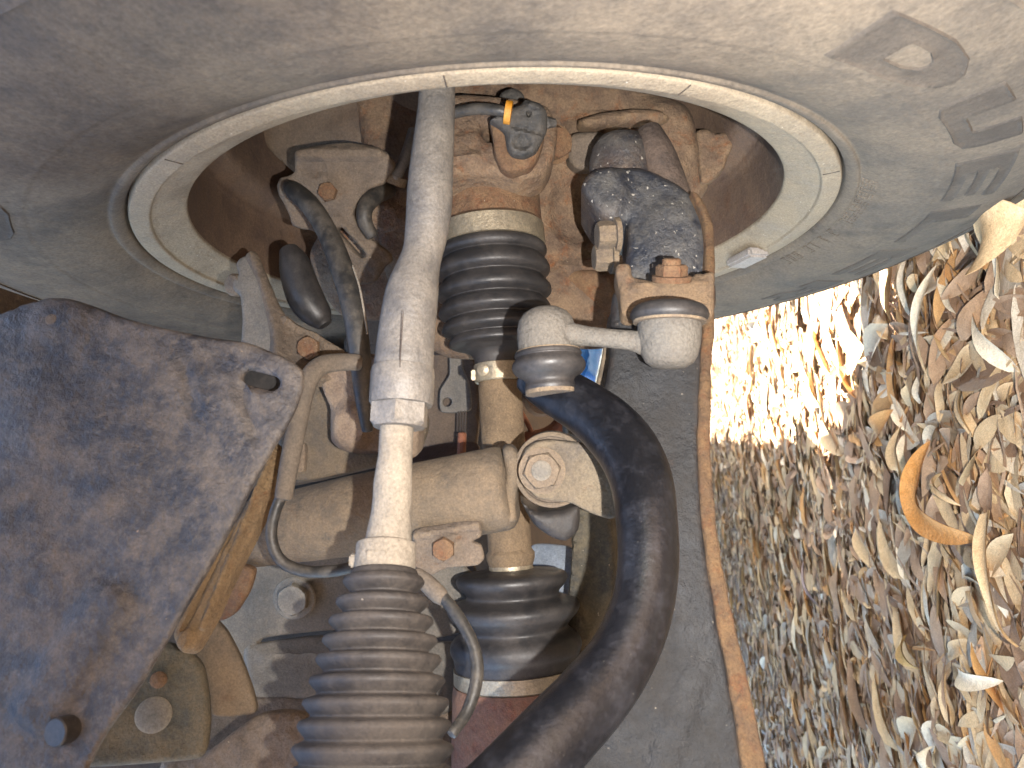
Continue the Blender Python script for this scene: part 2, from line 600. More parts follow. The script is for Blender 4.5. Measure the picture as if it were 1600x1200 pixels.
def mk_ground():
    m = bpy.data.materials.new('leaf_mould_soil')
    m.use_nodes = True
    nt = m.node_tree
    N, L = nt.nodes, nt.links
    b = N['Principled BSDF']
    tc = N.new('ShaderNodeTexCoord')
    v = N.new('ShaderNodeTexVoronoi')
    v.inputs['Scale'].default_value = 30
    n = N.new('ShaderNodeTexNoise')
    n.inputs['Scale'].default_value = 18
    n.inputs['Detail'].default_value = 8
    L.new(tc.outputs['Object'], v.inputs['Vector'])
    L.new(tc.outputs['Object'], n.inputs['Vector'])
    r = N.new('ShaderNodeValToRGB')
    r.color_ramp.elements[0].position = 0.3
    r.color_ramp.elements[0].color = (*hexc('5e4838'), 1)
    r.color_ramp.elements[1].position = 0.75
    r.color_ramp.elements[1].color = (*hexc('a08468'), 1)
    mx = N.new('ShaderNodeMix')
    mx.data_type = 'RGBA'
    mx.inputs[0].default_value = 0.4
    L.new(n.outputs[0], r.inputs[0])
    L.new(r.outputs[0], mx.inputs[6])
    sep = N.new('ShaderNodeMapRange')
    L.new(v.outputs['Color'], sep.inputs[0])
    r2 = N.new('ShaderNodeValToRGB')
    r2.color_ramp.elements[0].color = (*hexc('5a4030'), 1)
    r2.color_ramp.elements[1].color = (*hexc('a48664'), 1)
    L.new(sep.outputs[0], r2.inputs[0])
    L.new(r2.outputs[0], mx.inputs[7])
    L.new(mx.outputs[2], b.inputs['Base Color'])
    b.inputs['Roughness'].default_value = 0.95
    bp = N.new('ShaderNodeBump')
    bp.inputs['Distance'].default_value = 0.01
    L.new(n.outputs[0], bp.inputs['Height'])
    L.new(bp.outputs[0], b.inputs['Normal'])
    return m


def raw(name, verts, faces, mats, kind=None, idx=None, smooth=True):
    me = bpy.data.meshes.new(name)
    me.from_pydata([tuple(v) for v in verts], [], [tuple(f) for f in faces])
    for m in (mats if isinstance(mats, list) else [mats]):
        me.materials.append(m)
    if idx is not None:
        me.polygons.foreach_set('material_index', idx)
    if smooth:
        me.shade_smooth()
    o = bpy.data.objects.new(name, me)
    col.objects.link(o)
    if kind:
        o['kind'] = kind
    return o


g = raw('ground', [(-150, -150, 0), (150, -150, 0), (150, 150, 0), (-150, 150, 0)], [(0, 1, 2, 3)], mk_ground(), 'structure')
g['label'] = 'brown ground under the leaf litter'

# ------------------------------------------------------------------ car body over the axle (outside the frame; it shades the place)
HUB = Vector((-.015, -.099, .547))
NA = Vector((.06398586, .9887815, -.13497017)).normalized()
TA = Vector((.20509297, .11933118, .97144065)).normalized()
GA = -Vector((-.9766487, .0898399, .19515662)).normalized()


def wbox(bm, x0, x1, y0, y1, z0, z1):
    vs = [bm.verts.new((x, y, z)) for x in (x0, x1) for y in (y0, y1) for z in (z0, z1)]
    for f in ((0, 1, 3, 2), (4, 6, 7, 5), (0, 4, 5, 1), (2, 3, 7, 6), (0, 2, 6, 4), (1, 5, 7, 3)):
        bm.faces.new([vs[i] for i in f])


def body():
    t = bpy.data.objects.new('car_body', None)
    col.objects.link(t)
    t['label'] = 'pale car body above the wheel, seen only by the shade it casts'
    t['category'] = 'car body'
    t.location = (0.4, 0.5, 0.6)
    t.rotation_euler = (0, 0, 0.085)

    def p(name, mat, *boxes):
        bm = NB()
        for b_ in boxes:
            wbox(bm, *b_)
        bmesh.ops.recalc_face_normals(bm, faces=bm.faces)
        bmesh.ops.translate(bm, verts=bm.verts, vec=-t.location)
        me = bpy.data.meshes.new(name)
        bm.to_mesh(me)
        bm.free()
        me.materials.append(mat)
        o = bpy.data.objects.new(name, me)
        col.objects.link(o)
        o.parent = t
    # fender with an arch cut: profile polygon extruded in X
    bm = NB()
    prof = [(0.02, 0.36), (-0.44, 0.36), (-0.44, 1.0), (1.35, 1.10), (1.35, 0.395), (1.30, 0.372), (1.22, 0.378), (1.16, 0.338), (1.09, 0.328), (1.02, 0.285)]  # lower edges shaped for the shade they lay on the ground
    prof += [(0.53 + 0.47 * math.cos(a), 0.40 + 0.37 * math.sin(a)) for a in np.linspace(0.05, math.pi - 0.02, 14)]
    a = [bm.verts.new((0.40, y, z)) for y, z in prof]
    b = [bm.verts.new((0.42, y, z)) for y, z in prof]
    bm.faces.new(a)
    bm.faces.new(b[::-1])
    for i in range(len(prof)):
        j = (i + 1) % len(prof)
        bm.faces.new((a[i], a[j], b[j], b[i]))
    bmesh.ops.recalc_face_normals(bm, faces=bm.faces)
    bmesh.ops.translate(bm, verts=bm.verts, vec=-t.location)
    me = bpy.data.meshes.new('fender')
    bm.to_mesh(me)
    bm.free()
    me.materials.append(CARP)
    o = bpy.data.objects.new('fender', me)
    col.objects.link(o)
    o.parent = t
    p('sun_block_flap', DARK, (0.20, 0.398, 0.93, 1.04, 0.12, 0.80))  # unseen block, added to stop sunlight slipping through behind the tyre
    bm = NB()
    r2 = np.random.default_rng(3)
    ys = np.arange(1.352, 9.0, .07)
    prof = [(9.0, 1.2), (1.352, 1.2)] + [(float(y), .395 + float(r2.normal(0, .012)) - (.02 if r2.random() < .15 else 0)) for y in ys] + [(9.0, .4)]  # unseen sill; ragged lower edge shaped to roughen the shadow line
    a = [bm.verts.new((0.40, y, z)) for y, z in prof]
    b = [bm.verts.new((0.42, y, z)) for y, z in prof]
    bm.faces.new(a)
    bm.faces.new(b[::-1])
    for i in range(len(prof)):
        k = (i + 1) % len(prof)
        bm.faces.new((a[i], a[k], b[k], b[i]))
    bmesh.ops.recalc_face_normals(bm, faces=bm.faces)
    bmesh.ops.translate(bm, verts=bm.verts, vec=-t.location)
    me = bpy.data.meshes.new('ragged_shade_sill')
    bm.to_mesh(me)
    bm.free()
    me.materials.append(CARP)
    o = bpy.data.objects.new('ragged_shade_sill', me)
    col.objects.link(o)
    o.parent = t
    p('hood', DARK, (-1.5, 0.398, 0.45, 1.5, 1.05, 1.07))
    p('bumper', DARK, (-1.5, 0.398, -0.44, -0.40, 0.36, 0.66))
    p('floor_pan', DARK, (-1.55, 0.398, 1.505, 9.0, 1.05, 1.09))
    p('bulkhead', DARK, (-1.55, 0.398, 1.30, 1.33, 0.54, 1.045))


body()


# ------------------------------------------------------------------ wheel
def on_wheel(r, a, s):
    return HUB + NA * s + (TA * math.cos(a) + GA * math.sin(a)) * r


def wheel_rev(bm, prof, n=160, closed=False, tread=False):
    loops = []
    for r, s in prof:
        loops.append([on_wheel(r, a, s) for a in np.linspace(0, 2 * math.pi, n, endpoint=False)])
    vs = [[bm.verts.new(p) for p in lp] for lp in loops]
    m = len(vs)
    for i in range(m if closed else m - 1):
        a, b = vs[i], vs[(i + 1) % m]
        for k in range(n):
            bm.faces.new((a[k], a[(k + 1) % n], b[(k + 1) % n], b[k]))


TYP = [(.2300, -.012), (.2325, -.004), (.2335, .0005), (.2375, .0035), (.2400, .0040), (.2415, .0030), (.2450, .0052), (.252, .0088), (.262, .0122), (.275, .0148), (.2790, .0152), (.2815, .0157), (.2850, .0158), 
       (.30, .0160), (.318, .0150), (.335, .0115), (.3365, .0125), (.339, .0110), (.35, .0075), (.360, .0035), (.370, -.0035), (.378, -.012), (.384, -.022), (.387, -.035)]


def tyre_s(r):
    R_ = [p[0] for p in TYP]
    S_ = [p[1] for p in TYP]
    return float(np.interp(r, R_, S_))


wheel = thing('wheel', 'dusty car wheel seen from its inner side, filling the top of the view', 'wheel', HUB)
bm = NB()
P = [tuple(p) for p in spline(TYP, 3)]
full = P + [(.388, -.06), (.388, -.10), (.382, -.101), (.382, -.107), (.388, -.108), (.388, -.15), (.382, -.151), (.382, -.157), (.388, -.158), (.388, -.21)]
full += [(.384, -.236), (.370, -.256), (.34, -.268), (.30, -.272), (.262, -.266), (.24, -.256), (.2300, -.246)]
wheel_rev(bm, full, 200, closed=True)
tyre = link('tyre', bm, TYRE, wheel, 50)

bm = NB()
LIP = [(.2305, -.010), (.2315, -.003), (.2310, .0002), (.2300, .0010), (.2260, .0012), (.2215, .0010), (.2200, .0006), (.2192, -.0006), (.2186, -.0014), (.2150, -.0030), (.2060, -.0070), (.2005, -.0100), (.1993, -.0112), (.1990, -.0128)]
wheel_rev(bm, [tuple(p) for p in spline(LIP, 2)] + [(.1995, -.016), (.206, -.016), (.222, -.014), (.2285, -.0105)], 200, closed=True)
rim = link('rim', bm, RIM, wheel, 50)
bm = NB()
BAR = [(.1989, -.0128), (.197, -.03), (.1955, -.052), (.194, -.058), (.1925, -.062), (.187, -.066), (.180, -.072), (.1775, -.085), (.1765, -.12), (.175, -.150), (.165, -.165), (.14, -.172), (.10, -.175), (.0008, -.176)]
wheel_rev(bm, [tuple(p) for p in spline(BAR, 3)] + [(.0008, -.182), (.15, -.180), (.181, -.158), (.184, -.09), (.1985, -.060), (.2035, -.018)], 160, closed=True)
link('barrel', bm, BARREL, wheel, 40)

# balance weight clipped on the lip
bm = NB()
c = on_wheel(.2155, math.radians(59.5), .0015)
tg = (on_wheel(.2155, math.radians(60.5), 0) - on_wheel(.2155, math.radians(58.5), 0)).normalized()
rd = (on_wheel(.22, math.radians(59.5), 0) - HUB).normalized()
box(bm, c, tg * .0165, rd * .0095, NA * .0040, .0022)
link('balance_weight', bm, LEAD, rim)
for a_ in (-149.0, 171.5, 144.0, 104.0):          # mould nibs on the flange
    bm = NB()
    a = math.radians(a_)
    c = on_wheel(.2255, a, .0011)
    tg = (on_wheel(.2255, a + .01, 0) - on_wheel(.2255, a - .01, 0)).normalized()
    rd = (on_wheel(.2255, a, 0) - HUB).normalized()
    box(bm, c, tg * .0003, rd * .0046, NA * .0003, 0)
    link('flange_nick', bm, DARK, rim)

GL = {
    'D': ([(0, 0), (.55, 0), (.8, .1), (.96, .3), (1, .5), (.96, .7), (.8, .9), (.55, 1), (0, 1)], [[(.36, .32), (.52, .33), (.62, .42), (.64, .5), (.62, .58), (.52, .67), (.36, .68)]]),
    'U': ([(.2, 0), (.8, 0), (.96, .1), (1, .28), (1, 1), (.64, 1), (.64, .34), (.36, .34), (.36, 1), (0, 1), (0, .28), (.04, .1)], []),
    'E': ([(0, 0), (1, 0), (1, .26), (.36, .26), (.36, .39), (.92, .39), (.92, .61), (.36, .61), (.36, .74), (1, .74), (1, 1), (0, 1)], []),
    'L': ([(0, 0), (1, 0), (1, .28), (.36, .28), (.36, 1), (0, 1)], []),
    'R': ([(0, 0), (.36, 0), (.36, .32), (.46, .32), (.62, 0), (1, 0), (.8, .36), (.94, .46), (1, .66), (.94, .86), (.75, 1), (0, 1)], [[(.36, .55), (.55, .55), (.62, .65), (.55, .75), (.36, .75)]]),
    'O': ([(.25, 0), (.75, 0), (.95, .12), (1, .3), (1, .7), (.95, .88), (.75, 1), (.25, 1), (.05, .88), (0, .7), (0, .3), (.05, .12)], [[(.36, .32), (.64, .32), (.64, .68), (.36, .68)]]),
}


def letter(ch, a0, a1, r0, r1, h=.0010, grow=0.0006):
    """raised block letter following the sidewall; a0 left edge, a1 right edge in degrees"""
    out, holes = GL[ch]
    st = .05
    O = outline(out, st, False)
    H = [outline(h_, st, False) for h_ in holes]
    gx = np.arange(0, 1.001, .1)
    G = np.array([(x, y) for x in gx for y in gx])
    m = poly_inside(G, O) & (poly_dist(G, O) > .03)
    for h_ in H:
        m &= ~poly_inside(G, h_) & (poly_dist(G, h_) > .03)
    ring = []
    allp = [O] + H
    for lp, sg in zip(allp, [1] + [1] * len(H)):
        e = np.roll(lp, -1, 0) - np.roll(lp, 1, 0)
        nr_ = np.c_[-e[:, 1], e[:, 0]] / (np.linalg.norm(e, axis=1)[:, None] + 1e-9)
        for s_ in (-1, 1):
            for q in (.028, .07):
                Q = lp + nr_ * q * s_
                k = poly_inside(Q, O) & (poly_dist(Q, O) > q * .9)
                for h_ in H:
                    k &= ~poly_inside(Q, h_) & (poly_dist(Q, h_) > q * .9)
                ring.append(Q[k])
    V = np.vstack(allp + [G[m]] + ring)
    ed, k = [], 0
    for lp in allp:
        ed += [(k + i, k + (i + 1) % len(lp)) for i in range(len(lp))]
        k += len(lp)
    r = delaunay_2d_cdt([Vector(p) for p in V], ed, [], 0, 1e-5)
    vv = np.array([(p.x, p.y) for p in r[0]])
    T = np.array([t for t in r[2] if len(t) == 3])
    cen = vv[T].mean(1)
    m = poly_inside(cen, O)
    for h_ in H:
        m &= ~poly_inside(cen, h_)
    T = T[m]
    dist = poly_dist(vv, O)
    for h_ in H:
        dist = np.minimum(dist, poly_dist(vv, h_))
    bm = NB()
    vs = []
    for (x, y), ds in zip(vv, dist):
        rr = r0 + (r1 - r0) * y
        aa = math.radians(a0 + (a1 - a0) * x)
        # a rounded bead runs round the letter's edge, its field a little lower
        lift = -.0004 if ds < .001 else (h if ds < .05 else h * .35)
        vs.append(bm.verts.new(on_wheel(rr, aa, tyre_s(rr) + lift)))
    for t in T:
        bm.faces.new([vs[int(i)] for i in t])
    for v_ in [x for x in vs if not x.link_faces]:
        bm.verts.remove(v_)
    link('letter', bm, LETTER, tyre, 60)


for ch, a1, a0 in (('D', 126.5, 140.5), ('U', 110.5, 123.3), ('E', 94.0, 107.0), ('L', 77.8, 90.6), ('E', 61.5, 74.5), ('R', 45.0, 58.5)):
    letter(ch, a0, a1, .2865, .3165)
letter('O', -124.0, -136.0, .2865, .3165)

# small moulded code beside the bead (illegible scratches of type, raised)
CODE = {'C': ['111', '100', '100', '100', '111'], '0': ['111', '101', '101', '101', '111'], '8': ['111', '101', '111', '101', '111'], 'J': ['011', '001', '001', '101', '111'],
        '1': ['010', '110', '010', '010', '111'], 'W': ['101', '101', '111', '111', '101'], '4': ['101', '101', '111', '001', '001'], 'V': ['101', '101', '101', '101', '010'],
        'L': ['100', '100', '100', '100', '111'], 'N': ['101', '111', '111', '111', '101'], 'M': ['101', '111', '101', '101', '101'], ' ': ['000'] * 5}
bm = NB()
ang = 100.5
for ch in 'M01NL0VA4WL  J 1 LC 8OC'.replace('A', '4').replace('O', '0'):
    for y, row in enumerate(CODE[ch]):
        for x, b_ in enumerate(row):
            if b_ == '1':
                r_ = .2505 - .0017 * (4 - y) - .0000
                r_ = .2425 + .0017 * (4 - y)
                a = math.radians(ang - x * .36)
                c = on_wheel(r_, a, tyre_s(r_) + .0001)
                tg = (on_wheel(r_, a + .01, 0) - on_wheel(r_, a - .01, 0)).normalized()
                rd = (on_wheel(.3, a, tyre_s(.3)) - on_wheel(.25, a, tyre_s(.25))).normalized()
                box(bm, c, tg * .0006, rd * .0006, NA * .0004, 0)
    ang -= 1.75
link('moulded_code', bm, TYRE, tyre)

# ------------------------------------------------------------------ steering knuckle (rusty casting inside the wheel)
kn = thing('steering_knuckle', 'large rusty cast steering knuckle and hub carrier inside the wheel', 'steering knuckle', px(870, 300, .56))
KP = [(700, 150, .575), (1100, 150, .575), (900, 500, .585)]
bm = NB()
relief(bm, [(560, 120), (760, 110), (960, 118), (1075, 160), (1092, 215), (1110, 265), (1112, 290), (1090, 320), (1060, 350), (1000, 400), (975, 440), (960, 520), (900, 545), (820, 560), (700, 560),
            (640, 520), (600, 430), (570, 330), (560, 220)], KP, .06, .012, step=9, rough=.0010, rfreq=90,
       bumps=[('e', 930, 215, 60, 50, 0, .008), ('e', 1030, 230, 80, 90, 20, .012), ('e', 760, 200, 80, 60, 0, .006), ('e', 900, 330, 50, 60, 0, -.01), ('e', 890, 150, 120, 30, 0, .004),
              ('r', 860, 425, 960, 400, 12, .004)])
link('casting', bm, KNUCK, kn)
bm = NB()
relief(bm, [(905, 183), (940, 172), (990, 166), (1032, 168), (1050, 180), (1030, 190), (985, 190), (930, 197), (908, 195)], [(900, 180, .548), (1050, 180, .548), (950, 250, .550)], .03, .008, step=5, rough=.001)
link('rib', bm, KNUCK, kn)
bm = NB()
relief(bm, [(888, 215), (905, 205), (945, 206), (955, 225), (940, 262), (905, 264), (890, 250)], [(880, 200, .545), (960, 200, .545), (920, 270, .550)], .03, .006, step=5, rough=.0008)
link('lug', bm, TANST, kn)
bm = NB()
relief(bm, [(1088, 205), (1105, 200), (1120, 207), (1132, 205), (1147, 212), (1144, 232), (1138, 243), (1132, 262), (1112, 280), (1095, 285)], [(1090, 200, .570), (1150, 220, .566), (1100, 290, .572)], .02, .004, step=4, rough=.001)
link('ear', bm, KNUCK, kn)
bm = NB()
hexhead(bm, px(864, 226, .548), (0.35, .15, -1), .0115, .012)
lathe(bm, px(864, 226, .551), (0.35, .15, -1), [(0, .014), (.0028, .014), (.003, .012)], 28)
link('bolt', bm, RUSTY, kn)
bm = NB()
relief(bm, [(872, 430), (905, 425), (950, 432), (962, 470), (958, 520), (905, 515), (880, 500)], [(870, 430, .585), (960, 430, .570), (900, 520, .60)], .01, .004, step=6, rough=.001)
link('lower_web', bm, RUSTY, kn)
bm = NB()
relief(bm, [(868, 455), (905, 478), (958, 462), (962, 540), (880, 540)], [(860, 470, .615), (960, 470, .615), (900, 540, .62)], .012, .004, step=7, rough=.001)
link('lower_lug', bm, BROWNP, kn)

# ------------------------------------------------------------------ brake dust shield and caliper bracket
bs = thing('brake_dust_shield', 'brown dusted brake shield plate behind the bracket at the upper rim edge', 'brake shield', px(520, 200, .575))
bm = NB()
relief(bm, [(398, 205), (430, 185), (500, 150), (600, 125), (690, 115), (690, 260), (640, 300), (560, 290), (475, 280), (430, 245)], [(400, 200, .60), (690, 130, .565), (560, 300, .605)], .006, .003, step=8, rough=.0009, rfreq=40,
       bumps=[('e', 560, 200, 60, 30, -8, .003), ('r', 605, 160, 617, 195, 4, -.0015)])
link('shield_plate', bm, BROWNP, bs)

cb = thing('caliper_bracket', 'tan dusted hose bracket with a long slot left of the tie rod', 'bracket', px(520, 320, .53))
bm = NB()
relief(bm, [(431, 290), (436, 278), (450, 274), (459, 268), (459, 250), (463, 236), (500, 226), (545, 222), (590, 230), (606, 240), (616, 258), (600, 285), (575, 297), (556, 322), (552, 335),
            (566, 362), (588, 380), (606, 394), (612, 408), (600, 418), (585, 440), (560, 445), (535, 425), (510, 392), (490, 362), (470, 358), (455, 352), (452, 340), (442, 318), (434, 305)],
       [(430, 290, .520), (620, 260, .520), (560, 440, .535)], .010, .003, step=4.5, rough=.0005, rfreq=80,
       holes=[slot(549, 379, 25, 5, 48)],
       bumps=[('r', 470, 240, 590, 240, 14, .004), ('r', 522, 345, 585, 412, 17, .0022), ('e', 448, 296, 16, 16, 0, .003), ('e', 490, 262, 26, 16, 0, -.0015), ('e', 512, 303, 20, 20, 0, .0015)])
link('plate', bm, TANST, cb)
bm = NB()
hexhead(bm, px(513, 301, .519), (0, 0, -1), .0066, .005, rot=.3)
link('bolt', bm, RUSTY, cb)
bm = NB()
relief(bm, [(545, 355), (556, 336), (580, 300), (600, 292), (650, 290), (650, 460), (620, 500), (540, 500), (500, 460), (480, 400), (500, 360)], [(500, 350, .585), (650, 300, .575), (560, 500, .60)], .02, .008, step=7, rough=.0018, rfreq=50,
       bumps=[('e', 600, 340, 40, 30, 0, .005), ('e', 540, 430, 30, 40, 20, .006)])
link('caliper_casting', bm, KNUCK, cb)

bm = NB()
tube(bm, [(606, 296, .548, 14), (586, 306, .530, 14), (571, 324, .520, 13), (570, 346, .519, 12), (581, 368, .522, 10)], 16)
solo(link('brake_pipe_stub', bm, HOSE), 'short dark bent pipe stub beside the slotted bracket', 'pipe')
bt = thing('banjo_bolt', 'small pale brake line bolt tucked against the tie rod', 'bolt', px(620, 275, .53))
bm = NB()
lathe(bm, px(611, 287, .536), (.35, -.9, -.2), [(0, .010), (.006, .010), (.007, .0075), (.009, .0072)], 24)
link('fitting', bm, TANST, bt)
bm = NB()
tube(bm, [(616, 278, .530, 11), (626, 262, .530, 9), (637, 235, .532, 9), (646, 205, .535, 9)], 14)
link('line', bm, CASTGREY, bt)

# ------------------------------------------------------------------ wheel speed sensor
ss = thing('wheel_speed_sensor', 'black plastic sensor plug with a bright orange clip inside the wheel rim', 'sensor', px(820, 205, .51))
bm = NB()
relief(bm, [(765, 185), (780, 172), (840, 172), (852, 190), (850, 215), (842, 240), (828, 260), (800, 268), (782, 260), (772, 238), (770, 215)], [(770, 180, .490), (850, 180, .490), (800, 260, .488)], .014, .004, step=4, rough=.0004,
       bumps=[('e', 812, 215, 30, 34, 0, -.002)])
link('clamp_plate', bm, RUSTY, ss)
bm = NB()
relief(bm, [(767, 185), (775, 178), (800, 165), (815, 160), (822, 152), (845, 158), (855, 170), (858, 190), (855, 205), (846, 225), (838, 238), (820, 246), (802, 242), (794, 230), (790, 205), (780, 195)],
       [(780, 160, .474), (860, 160, .476), (820, 240, .479)], .016, .006, step=3.5, rough=.0004, rfreq=150,
       bumps=[('e', 815, 222, 18, 14, 0, -.0025), ('r', 800, 196, 850, 210, 4, -.0015), ('e', 826, 178, 4, 5, 0, -.003), ('e', 835, 165, 14, 8, 20, .002)])
link('plug_body', bm, SENSOR, ss)
bm = NB()
lathe(bm, px(789, 175, .475), (1, .16, 0), [(-.0002, .0062), (0, .0072), (.0040, .0072), (.0042, .0062)], 24)
link('orange_clip', bm, ORANGE, ss)
bm = NB()
tube(bm, [(690, 182, .493, 9), (715, 175, .486, 9), (745, 170, .479, 9), (775, 172, .475, 9), (795, 177, .475, 8.5)], 14)
link('wire', bm, HOSE, ss)
bm = NB()
relief(bm, [(778, 158), (782, 142), (800, 134), (815, 140), (822, 156), (805, 168), (785, 170)], [(780, 140, .53), (820, 140, .53), (800, 170, .53)], .014, .005, step=4)
link('mount_pad', bm, SENSOR, ss)
bm = NB()
relief(bm, [(690, 150), (770, 146), (850, 158), (872, 190), (868, 235), (852, 264), (815, 276), (770, 270), (735, 268), (690, 268)], [(700, 150, .512), (860, 160, .515), (780, 270, .498)], .03, .006, step=5, rough=.0016, rfreq=60,
       holes=[ellipse(763, 204, 9, 14, -20)], bumps=[('e', 740, 230, 40, 30, 0, .002), ('r', 690, 252, 745, 246, 6, .002)])
link('hub_boss', bm, KNUCK, kn)
bm = NB()
tube(bm, [(853, 192, .484, 10), (866, 192, .486, 7)], 10)
link('locking_tab', bm, SENSOR, ss)

# ------------------------------------------------------------------ drive shaft
ds = thing('drive_shaft', 'brown dusted drive shaft running from the wheel hub to the inner joint', 'drive shaft', HUB + NA * .12)


def s_near(v, r):
    """distance along the hub axis whose near line, r in front of the axis, shows at photo row v"""
    q = HUB - TA * r
    k = (v - 600) / F
    return (k * q.z - q.y) / (NA.y - k * NA.z)


def axprof(rows, n=4):
    """rows (photo row, half width px) -> smooth (along, radius)"""
    out = []
    for v, hw in rows:
        dep = .53 - .14 * ((v - 400) / 1200) * 0.5
        r = hw * dep / F
        out.append((s_near(v, r), r))
    return [tuple(p) for p in spline(out, n)] if n > 1 else out


bm = NB()
lathe(bm, HUB, NA, axprof([(245, 60), (262, 78), (268, 82), (276, 83), (300, 83), (322, 84), (326, 84)], 2), 56)
link('outer_joint', bm, RUSTY, ds)
bm = NB()
lo, hi = s_near(232, .040), s_near(256, .040)
for k in range(52):
    a = 2 * math.pi * k / 52
    t_, x_, y_ = frame_of(NA)
    rad = x_ * math.cos(a) + y_ * math.sin(a)
    tg = -x_ * math.sin(a) + y_ * math.cos(a)
    box(bm, HUB + NA * ((lo + hi) / 2) + rad * .0395, NA * .007, rad * .0028, tg * .0014, 0)
link('tone_ring', bm, KNUCK, ds)
bm = NB()
lathe(bm, HUB, NA, axprof([(329, 84), (330, 86.5), (345, 87), (360, 87.5), (361, 86)], 1), 64)
link('clamp_band', bm, BAND, ds)
bm = NB()
pk = [(362, 84), (366, 88), (372, 89), (378, 86), (383, 80), (388, 86), (396, 91.5), (405, 92), (412, 86), (417, 80), (423, 86), (431, 92), (440, 92), (447, 85), (452, 79), (457, 85), (465, 90), (472, 90), (479, 83),
      (484, 77), (489, 83), (496, 87), (502, 86), (508, 78), (512, 72), (516, 75), (522, 77), (527, 75), (533, 62), (538, 54), (543, 46), (552, 39), (564, 38)]
lathe(bm, HUB, NA, axprof(pk, 4), 64)
link('outer_boot', bm, RUBBER2, ds, 60)
bm = NB()
lathe(bm, HUB, NA, axprof([(563, 38.4), (564, 40), (590, 40), (592, 38.5)], 1), 48)
q = px(755, 578, .5205)
lathe(bm, q, (-.25, 0, -1), [(0, .0042), (.0012, .0042), (.0018, .003), (.0020, .0008)], 20)
box(bm, HUB + NA * s_near(581, .0175) + Vector((-.0172, 0, -.002)), Vector((.002, 0, 0)), Vector((0, .0035, 0)), Vector((0, 0, .004)), .0006)
link('small_clamp', bm, BAND, ds)
bm = NB()
lathe(bm, HUB, NA, [(s_near(560, .0145), .0145), (s_near(596, .0145), .0146), (s_near(600, .0148), .0150), (s_near(700, .0148), .0150), (s_near(862, .0148), .0148), (s_near(868, .0155), .0165), (s_near(876, .0155), .0165), (s_near(890, .0155), .0145)], 40, wob=.0006)
link('shaft_bar', bm, SHAFTM, ds)
bm = NB()
lathe(bm, HUB, NA, axprof([(872, 33), (876, 35), (893, 36), (896, 35)], 1), 48)
link('inner_small_clamp', bm, BAND, ds)
bm = NB()
pk = [(893, 36), (897, 52), (902, 74), (908, 86), (917, 90), (926, 86), (936, 76), (943, 76), (950, 88), (958, 102), (968, 107), (978, 103), (988, 92), (996, 86), (1004, 90), (1014, 100), (1026, 106), (1038, 106), (1046, 102), (1054, 101), (1066, 100)]
lathe(bm, HUB, NA, axprof(pk, 4), 64)
link('inner_boot', bm, RUBBER2, ds, 60)
bm = NB()
lathe(bm, HUB, NA, axprof([(1064, 100), (1065, 103), (1088, 104), (1090, 101), (1098, 101)], 1), 64)
link('inner_clamp_band', bm, BAND, ds)
bm = NB()
e = s_near(1092, .0435)
lathe(bm, HUB, NA, [(e, .0425), (e + .004, .0435), (e + .03, .0455), (e + .07, .048), (e + .10, .049), (e + .13, .049)], 64)
link('inner_joint', bm, JOINT, ds)

# ------------------------------------------------------------------ tie rod and rack boot
tr = thing('tie_rod', 'pale grey cranked steering tie rod with a lock nut, crossing the middle of the view', 'tie rod', px(635, 500, .36))
bm = NB()
tube(bm, [(684, 92, .392, 27), (683, 130, .390, 28), (682, 165, .388, 29), (679, 205, .385, 31), (675, 250, .382, 33.5), (672, 295, .379, 35.5), (670, 332, .377, 35.5), (666, 366, .375, 33.5), (660, 396, .372, 31.5),
          (652, 424, .369, 35), (645, 452, .366, 40.5), (640, 484, .363, 43), (635, 525, .360, 44.5), (631, 572, .356, 46.5)], 32, 5, flat=(0.92, 0.95, 1))
rod = link('rod_end', bm, CASTGREY, tr)
bm = NB()
tube(bm, [(630, 486, .3440, .7), (628, 520, .3420, .9), (626, 550, .3408, .9), (625, 574, .3398, .7)], 8)
link('casting_seam', bm, DARK, rod)
bm = NB()
ax = px(624, 690, .348) - px(630, 580, .356)
lathe(bm, px(630, 574, .3555), ax, [(0, .0125), (.0006, .0143), (.0030, .0147), (.0165, .0147), (.0178, .0140), (.0180, .0115)], 40)
link('collar', bm, CASTGREY, tr)
bm = NB()
t_, x_, y_ = frame_of(ax)
hexhead(bm, px(625.5, 626, .352), ax, .0138, .0125, cham=.12, rot=.52)
link('lock_nut', bm, CASTGREY, tr)
bm = NB()
pr = []
L0 = .0
for i in range(14):
    pr += [(i * .00115, .0078), (i * .00115 + .00055, .0074)]
lathe(bm, px(620, 668, .3490), ax, pr, 32)
link('thread', bm, PALE, tr, 80)
bm = NB()
tube(bm, [(618, 712, .346, 26.5), (616, 730, .345, 28), (614, 755, .344, 30), (613, 780, .343, 30.5), (611, 802, .342, 31), (609, 825, .341, 34), (607, 845, .340, 36), (606, 862, .339, 37)], 36, 5)
link('inner_rod', bm, PALE, tr)

rb = thing('rack_boot', 'ribbed black steering rack bellows at the bottom edge, widening towards the viewer', 'bellows', px(590, 1050, .32))
A0, A1 = px(604, 846, .3385), px(582, 1200, .303)
ax = A1 - A0
LN = ax.length


def bt_prof(rows):
    out = []
    for v, hw in rows:
        t = (v - 846) / (1200 - 846)
        d = .3385 + (.303 - .3385) * t
        # same straight line in space: solve along for this row
        k = (v - 600) / F
        s = (A0.y - k * A0.z) / (k * ax.z - ax.y)
        out.append((s * LN, hw * (A0.z + ax.z * s) / F))
    return out


